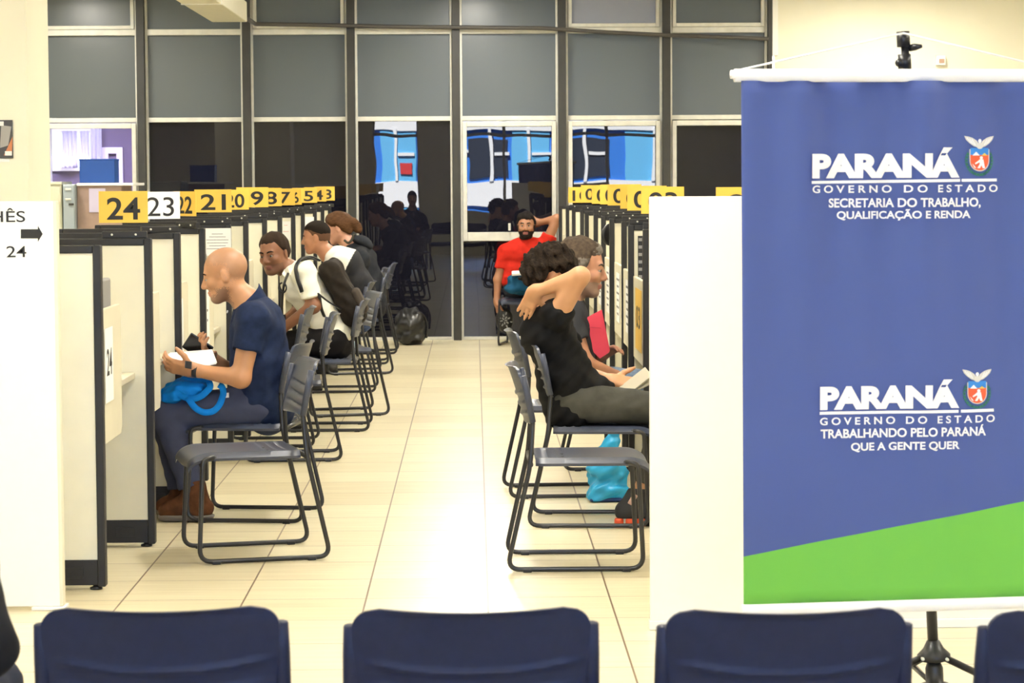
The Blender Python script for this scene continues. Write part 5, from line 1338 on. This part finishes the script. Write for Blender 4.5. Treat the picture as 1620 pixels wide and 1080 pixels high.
def P6():
    Y = 11.28
    r, off = person('curly haired man in black T-shirt leaning back, hand on his neck', W(900, 700, Y) * V(1, 1, 0))
    s = skin_mat('light_tan_skin', (.55, .285, .145)); lip = skin_mat('light_lip_skin', (.5, .2, .15))
    hc = W(872, 436, Y + .02); ax = head_axes((.96, .16, -.26), (.26, 0, 1)); hs = .98
    J = dict(pel=W(905, 622, Y), wst=W(889, 580, Y), chs=W(868, 530, Y), nk=W(855, 480, Y), hc=hc, ax=ax, hs=hs)
    wn = W(846, 462, Y - .13)
    J['arms'] = [dict(sh=W(882, 497, Y - .165), el=W(918, 437, Y - .24), wr=wn, d=W(826, 502, Y - .05) - wn, n=(.3, .9, .2), t=(.6, 0, .8), curl=.04, s=.92, sleeve=.17),
                 dict(sh=W(876, 510, Y + .18), el=W(925, 592, Y + .20), wr=W(968, 602, Y + .02), d=(1, -.25, -.12), n=(.1, -.55, .8), t=(.4, .4, .8), curl=.5, sleeve=.5)]
    J['legs'] = [(W(908, 636, Y - .10), W(1062, 648, Y - .12), W(1016, 770, Y - .15)), (W(908, 636, Y + .10), W(1064, 648, Y + .10), W(1030, 780, Y + .08))]
    figure(r, off, J, [s, s, lip], mat('black_cotton', (.009, .009, .010), .85, noise=.1, nscale=20), mat('dark_olive_grey_trousers', (.070, .070, .060), .85, noise=.2, nscale=15), h=.0052, pick=zone(hc, ax, hs), hem=-.02, g=.96, shirt_noise=(.007, 26, 9), drape=[(W(905, 640, Y), W(893, 600, Y), .114, .118), (W(900, 638, Y), W(936, 628, Y), .112, .104)])
    add_hair('curly_hair', r, off, hc, ax, hs, mat('dark_brown_curls', (.017, .011, .007), .85, noise=.6, nscale=70, bump=1.0, bscale=160), .022, [(-.2, -.10), (-.045, -.08), (-.032, .015), (.022, .028), (.04, .02), (.06, .035), (.13, .045)], .0042, noise=(.013, 125, 4))
    eyes(r, off, hc, ax, hs, M['iris'], M['sclera']); brows(r, off, hc, ax, hs, M['iris'])
    up = mat('charcoal_sneaker', (.04, .04, .042), .7); orange = mat('orange_rubber', (.70, .09, .025), .5)
    for k, (x, y, Yf) in enumerate(((984, 818, Y - .16), (1002, 812, Y + .06))):
        hl = V(W(x, y, Yf)[0], Yf, 0); t = unit(V(1, -.12, 0))
        b = Body(); b.cone(hl + V(.01, 0, .060), hl + t * .21 + V(0, 0, .055), .042, .038, .03, lat=LATY, flat=1.05).cone(hl + V(.03, 0, .075), hl + V(.075, 0, .155), .046, .046, .03)
        body_obj('sneaker', b, up, r, off, .007, cuts=[(V(0, 0, .034), (0, 0, -1)), (V(0, 0, .165), (0, 0, 1))])
        b = Body(); b.cone(hl + t * .12 + V(0, 0, .026), hl + t * .22 + V(0, 0, .026), .042, .040, .02, lat=LATY, flat=1.0)
        body_obj('toe_sole', b, darksole, r, off, .007, cuts=[(V(0, 0, .002), (0, 0, -1)), (V(0, 0, .036), (0, 0, 1))])
        for q in (0, 1, 2): MB().lathe([(.017, 0), (.021, .008), (.021, .026), (.017, .034)], hl + t * (-.015 + .05 * q) + V(0, -.026, .002), seg=14).build('cushion_sole', orange, r, True, offset=off)
        MB().obox(hl + V(.032, -.045, .078), ((1, 0, .5), (0, 1, 0), (-.5, 0, 1)), (.024, .004, .007)).build('side_flash', orange, r, bevel=.003, offset=off)
        MB().obox(hl + V(.045, -.046, .122), ((.6, 0, 1), (0, 1, 0), (-1, 0, .6)), (.026, .004, .012)).build('heel_patch', mat('pale_pink_patch', (.5, .33, .28), .7), r, bevel=.003, offset=off)
    c = W(1003, 612, Y - .06)
    t = thing('booklet', c, 'small open booklet held in the lap of the curly haired man', 'booklet'); o2 = V(*t.location)
    bm = mat('khaki_page', (.50, .46, .36), .8)
    for q in (0, 1):
        n = unit(V(-.45 - .25 * q, -.5, .9)); a = unit(np.cross(LATY, n)); a2 = np.cross(n, a)
        MB().obox(c + a * .02 + n * (.006 + .010 * q), (a, a2, n), (.075, .05, .003)).build('page_block', bm, t, bevel=.002, offset=o2)
P6()

def P7():
    Y = 12.32
    r, off = person('grey haired man in grey T-shirt holding a pink folder', W(905, 690, Y) * V(1, 1, 0))
    s = skin_mat('ruddy_skin', (.47, .225, .135)); st = skin_mat('grey_stubble', (.30, .19, .14)); lip = skin_mat('ruddy_lip', (.36, .14, .11))
    hc = W(918, 425, Y); ax = head_axes((1, -.12, -.13), (.13, 0, 1)); hs = 1.16
    J = dict(pel=W(908, 602, Y), wst=W(900, 560, Y), chs=W(893, 515, Y), nk=W(898, 478, Y), hc=hc, ax=ax, hs=hs)
    J['arms'] = [dict(sh=W(897, 497, Y - .18), el=W(925, 575, Y - .22), wr=W(978, 596, Y - .14), d=(1, .1, -.18), n=(0, .2, -1), t=(0, .9, .3), curl=.25, sleeve=.55),
                 dict(sh=W(897, 495, Y + .18), el=W(928, 570, Y + .2), wr=W(946, 566, Y + .10), d=(.6, -.3, .4), n=(0, -.4, -.8), t=(0, -.4, 1), curl=.6, sleeve=.55)]
    J['legs'] = [(W(908, 606, Y - .1), W(1052, 612, Y - .11), W(1030, 735, Y - .11)), (W(908, 606, Y + .1), W(1052, 612, Y + .11), W(1030, 733, Y + .11))]
    figure(r, off, J, [s, st, lip], mat('charcoal_grey_cotton', (.045, .047, .055), .85), mat('light_blue_denim', (.16, .22, .31), .85, noise=.15, nscale=60), h=.006, pick=zone(hc, ax, hs, lambda a, b, d: (a > .02) & (d < -.048)), hem=.0, jaw=1.0, nose=.95)
    hm = mat('grey_brown_hair', (.075, .055, .040), .85, noise=.3, nscale=60, bump=.5, bscale=350)
    gm = mat('silver_grey_hair', (.17, .15, .13), .85, noise=.35, nscale=80, bump=.5, bscale=350); f, l, u = ax
    def gp(C):
        q = (C - hc) / hs; a, d = q @ f, q @ u
        return ((a + .012 * np.sin(C[:, 2] * 210) * np.sin(C[:, 0] * 170) > np.where(d < .05, .0, .062))).astype(int)
    add_hair('hair', r, off, hc, ax, hs, [hm, gm], .014, [(-.2, -.07), (-.03, -.055), (-.01, -.01), (.02, -.01), (.034, .015), (.045, .06), (.075, .070), (.11, .08)], .005, noise=(.005, 75, 4), pick=gp)
    eyes(r, off, hc, ax, hs, M['iris'], M['sclera']); brows(r, off, hc, ax, hs, mat('grey_brow', (.08, .06, .05), .8))
    for q in J['legs']: shoe(r, off, q[2], (1, 0, 0), blackshoe, darksole)
    pk = mat('pink_folder_card', (.80, .065, .115), .6)
    q = [W(x, y, Y - .06 + .001 * (x - 940)) for x, y in ((920, 508), (951, 491.5), (964, 557), (949, 567), (938, 556), (930, 545))]
    t = thing('pink_folder', q[0], 'bright pink folder held up by the grey haired man', 'folder'); o2 = V(*t.location)
    for k in (0, 1):
        f_ = MB(); n = len(q); d = V(.004 * k, .010 * k, .006 * k)
        f_.add([p + d for p in q] + [p + d + V(0, .003, 0) for p in q], [tuple(range(n))[::-1], tuple(range(n, 2 * n))] + [(i, (i + 1) % n, (i + 1) % n + n, i + n) for i in range(n)])
        f_.build('cover' if k == 0 else 'back_cover', pk, t, offset=o2)
    MB().obox((q[0] * .6 + q[1] * .4) + V(.01, -.0035, -.05), (unit(q[1] - q[0] + V(0, 0, -.06)), (0, 1, 0), (0, 0, 1)), (.05, .001, .0012)).build('flap_crease', mat('dark_pink_edge', (.55, .03, .07), .6), t, offset=o2)
P7()

def P8():
    Y = 4.40; X0 = front[0]; LX_ = V(1, 0, 0)
    r, off = person('person in dark jacket cut by the left edge, elbow reaching into view', (X0, Y, 0))
    s = skin_mat('medium_skin', (.42, .22, .13))
    P = lambda x, y, z: V(X0 + x, Y + y, z)
    hc = P(0, .10, 1.21); ax = head_axes((0, 1, -.1), (0, .1, 1))
    el = W(-22, 1018, Y - .02); sh = W(-72, 880, Y); sh[0] = max(sh[0], X0 + .17)
    J = dict(pel=P(0, .10, .57), wst=P(0, .05, .72), chs=P(0, .0, .90), nk=P(0, .04, 1.05), hc=hc, ax=ax, hs=1.0)
    J['arms'] = [dict(sh=sh, el=el, wr=P(.10, .30, .70), d=(-.6, .6, -.1), n=(0, 0, -1), t=(.5, .6, 0)),
                 dict(sh=P(-.2, .02, .96), el=P(-.28, .1, .72), wr=P(-.10, .32, .68), d=(.6, .6, -.1), n=(0, 0, -1), t=(-.5, .6, 0))]
    J['legs'] = [(P(.1, .12, .56), P(.12, .52, .54), P(.12, .48, .10)), (P(-.1, .12, .56), P(-.12, .52, .54), P(-.12, .48, .10))]
    figure(r, off, J, [s], mat('black_jacket', (.012, .012, .014), .75, noise=.2, nscale=20), mat('dark_blue_trousers', (.02, .025, .045), .85), h=.011, lat=LX_, fl=1.45, long_sleeve=True, shirt_name='jacket', pick=None, shirt_h=.008)
    add_hair('hair', r, off, hc, ax, 1.0, mat('dark_hair', (.02, .015, .012), .85), .012, [(-.2, -.09), (-.03, -.05), (.0, .0), (.05, .06), (.1, .075)], .008)
    for q in J['legs']: shoe(r, off, q[2], (0, 1, 0), blackshoe, darksole)
P8()

# ------------------------------------------------------------------ bags and small things on the floor and chairs
def blob(name, label, cat, c, rad_, m, noise, h=.01, part='bag_body', extra=None):
    t = thing(name, (c[0], c[1], 0), label, cat); o2 = V(*t.location)
    b = Body(); b.ell(c, ((1, 0, 0), (0, 1, 0), (0, 0, 1)), rad_, .03)
    if extra: extra(b)
    body_obj(part, b, m, t, o2, h, noise=noise, cuts=[(V(0, 0, .004), (0, 0, -1))])
    return t, o2
c = W(649, 514, 23.6)
t, o2 = blob('rubbish_bag', 'large black shiny bag on the floor against the window wall', 'bag', c, (.155, .16, .16), mat('black_plastic_film', (.014, .014, .014), .28, bump=.6, bscale=25), (.012, 26, 3), extra=lambda b: b.ell(V(c[0], c[1], .07), ((1, 0, 0), (0, 1, 0), (0, 0, 1)), (.15, .16, .07), .04))
MB().tube(fillet([c + V(.06, -.1, .12), c + V(.13, -.05, .10), c + V(.165, -.03, .0), c + V(.15, -.05, -.12)], .04), .012, 8).build('bag_strap', M['black'], t, True, offset=o2)
yb_ = 11.98
c = W(961, 752, yb_)
cy = mat('bright_cyan_plastic', (.015, .33, .62), .4, noise=.12, nscale=12, bump=.5, bscale=40)
t, o2 = blob('carrier_bag', 'bright blue plastic bag on the floor beside the chairs of the right row', 'bag', V(c[0], yb_, .125), (.094, .075, .125), cy, (.010, 36, 5), .007,
             extra=lambda b: b.cone(W(962, 730, yb_), W(972, 678, yb_), .065, .022, .05, lat=LATY, flat=.8).box(V(c[0], yb_, .04), ((1, 0, 0), (0, 1, 0), (0, 0, 1)), (.088, .06, .038), .02, .03))
MB().tube(fillet([W(972, 690, yb_), W(970, 672, yb_ - .02), W(978, 664, yb_), W(980, 682, yb_ + .01)], .02), .008, 8).build('handle', cy, t, True, offset=o2)
MB().box((c[0] - .088, yb_ - .066, .003), (c[0] + .07, yb_ + .06, .022)).build('base_print', mat('navy_print', (.01, .03, .14), .5), t, bevel=.01, offset=o2)
p = W(548, 546, 16.52)
t = thing('wipes_packet', (p[0], p[1], .452), 'pale blue packet lying on the seat of a left row chair', 'packet'); o2 = V(*t.location)
b = Body(); b.box(V(p[0], p[1], .466), (unit(V(1, .1, 0)), unit(V(-.1, 1, 0)), (0, 0, 1)), (.075, .045, .020), .014, .01); body_obj('packet_body', b, mat('pale_blue_film', (.40, .56, .70), .35), t, o2, .005)
for q in (-.02, .025): MB().obox(V(p[0] + q, p[1], .4865), ((1, .1, 0), (-.1, 1, 0), (0, 0, 1)), (.015, .028, .0015)).build('packet_label', mat('white_label', (.8, .84, .86), .4), t, bevel=.001, offset=o2)
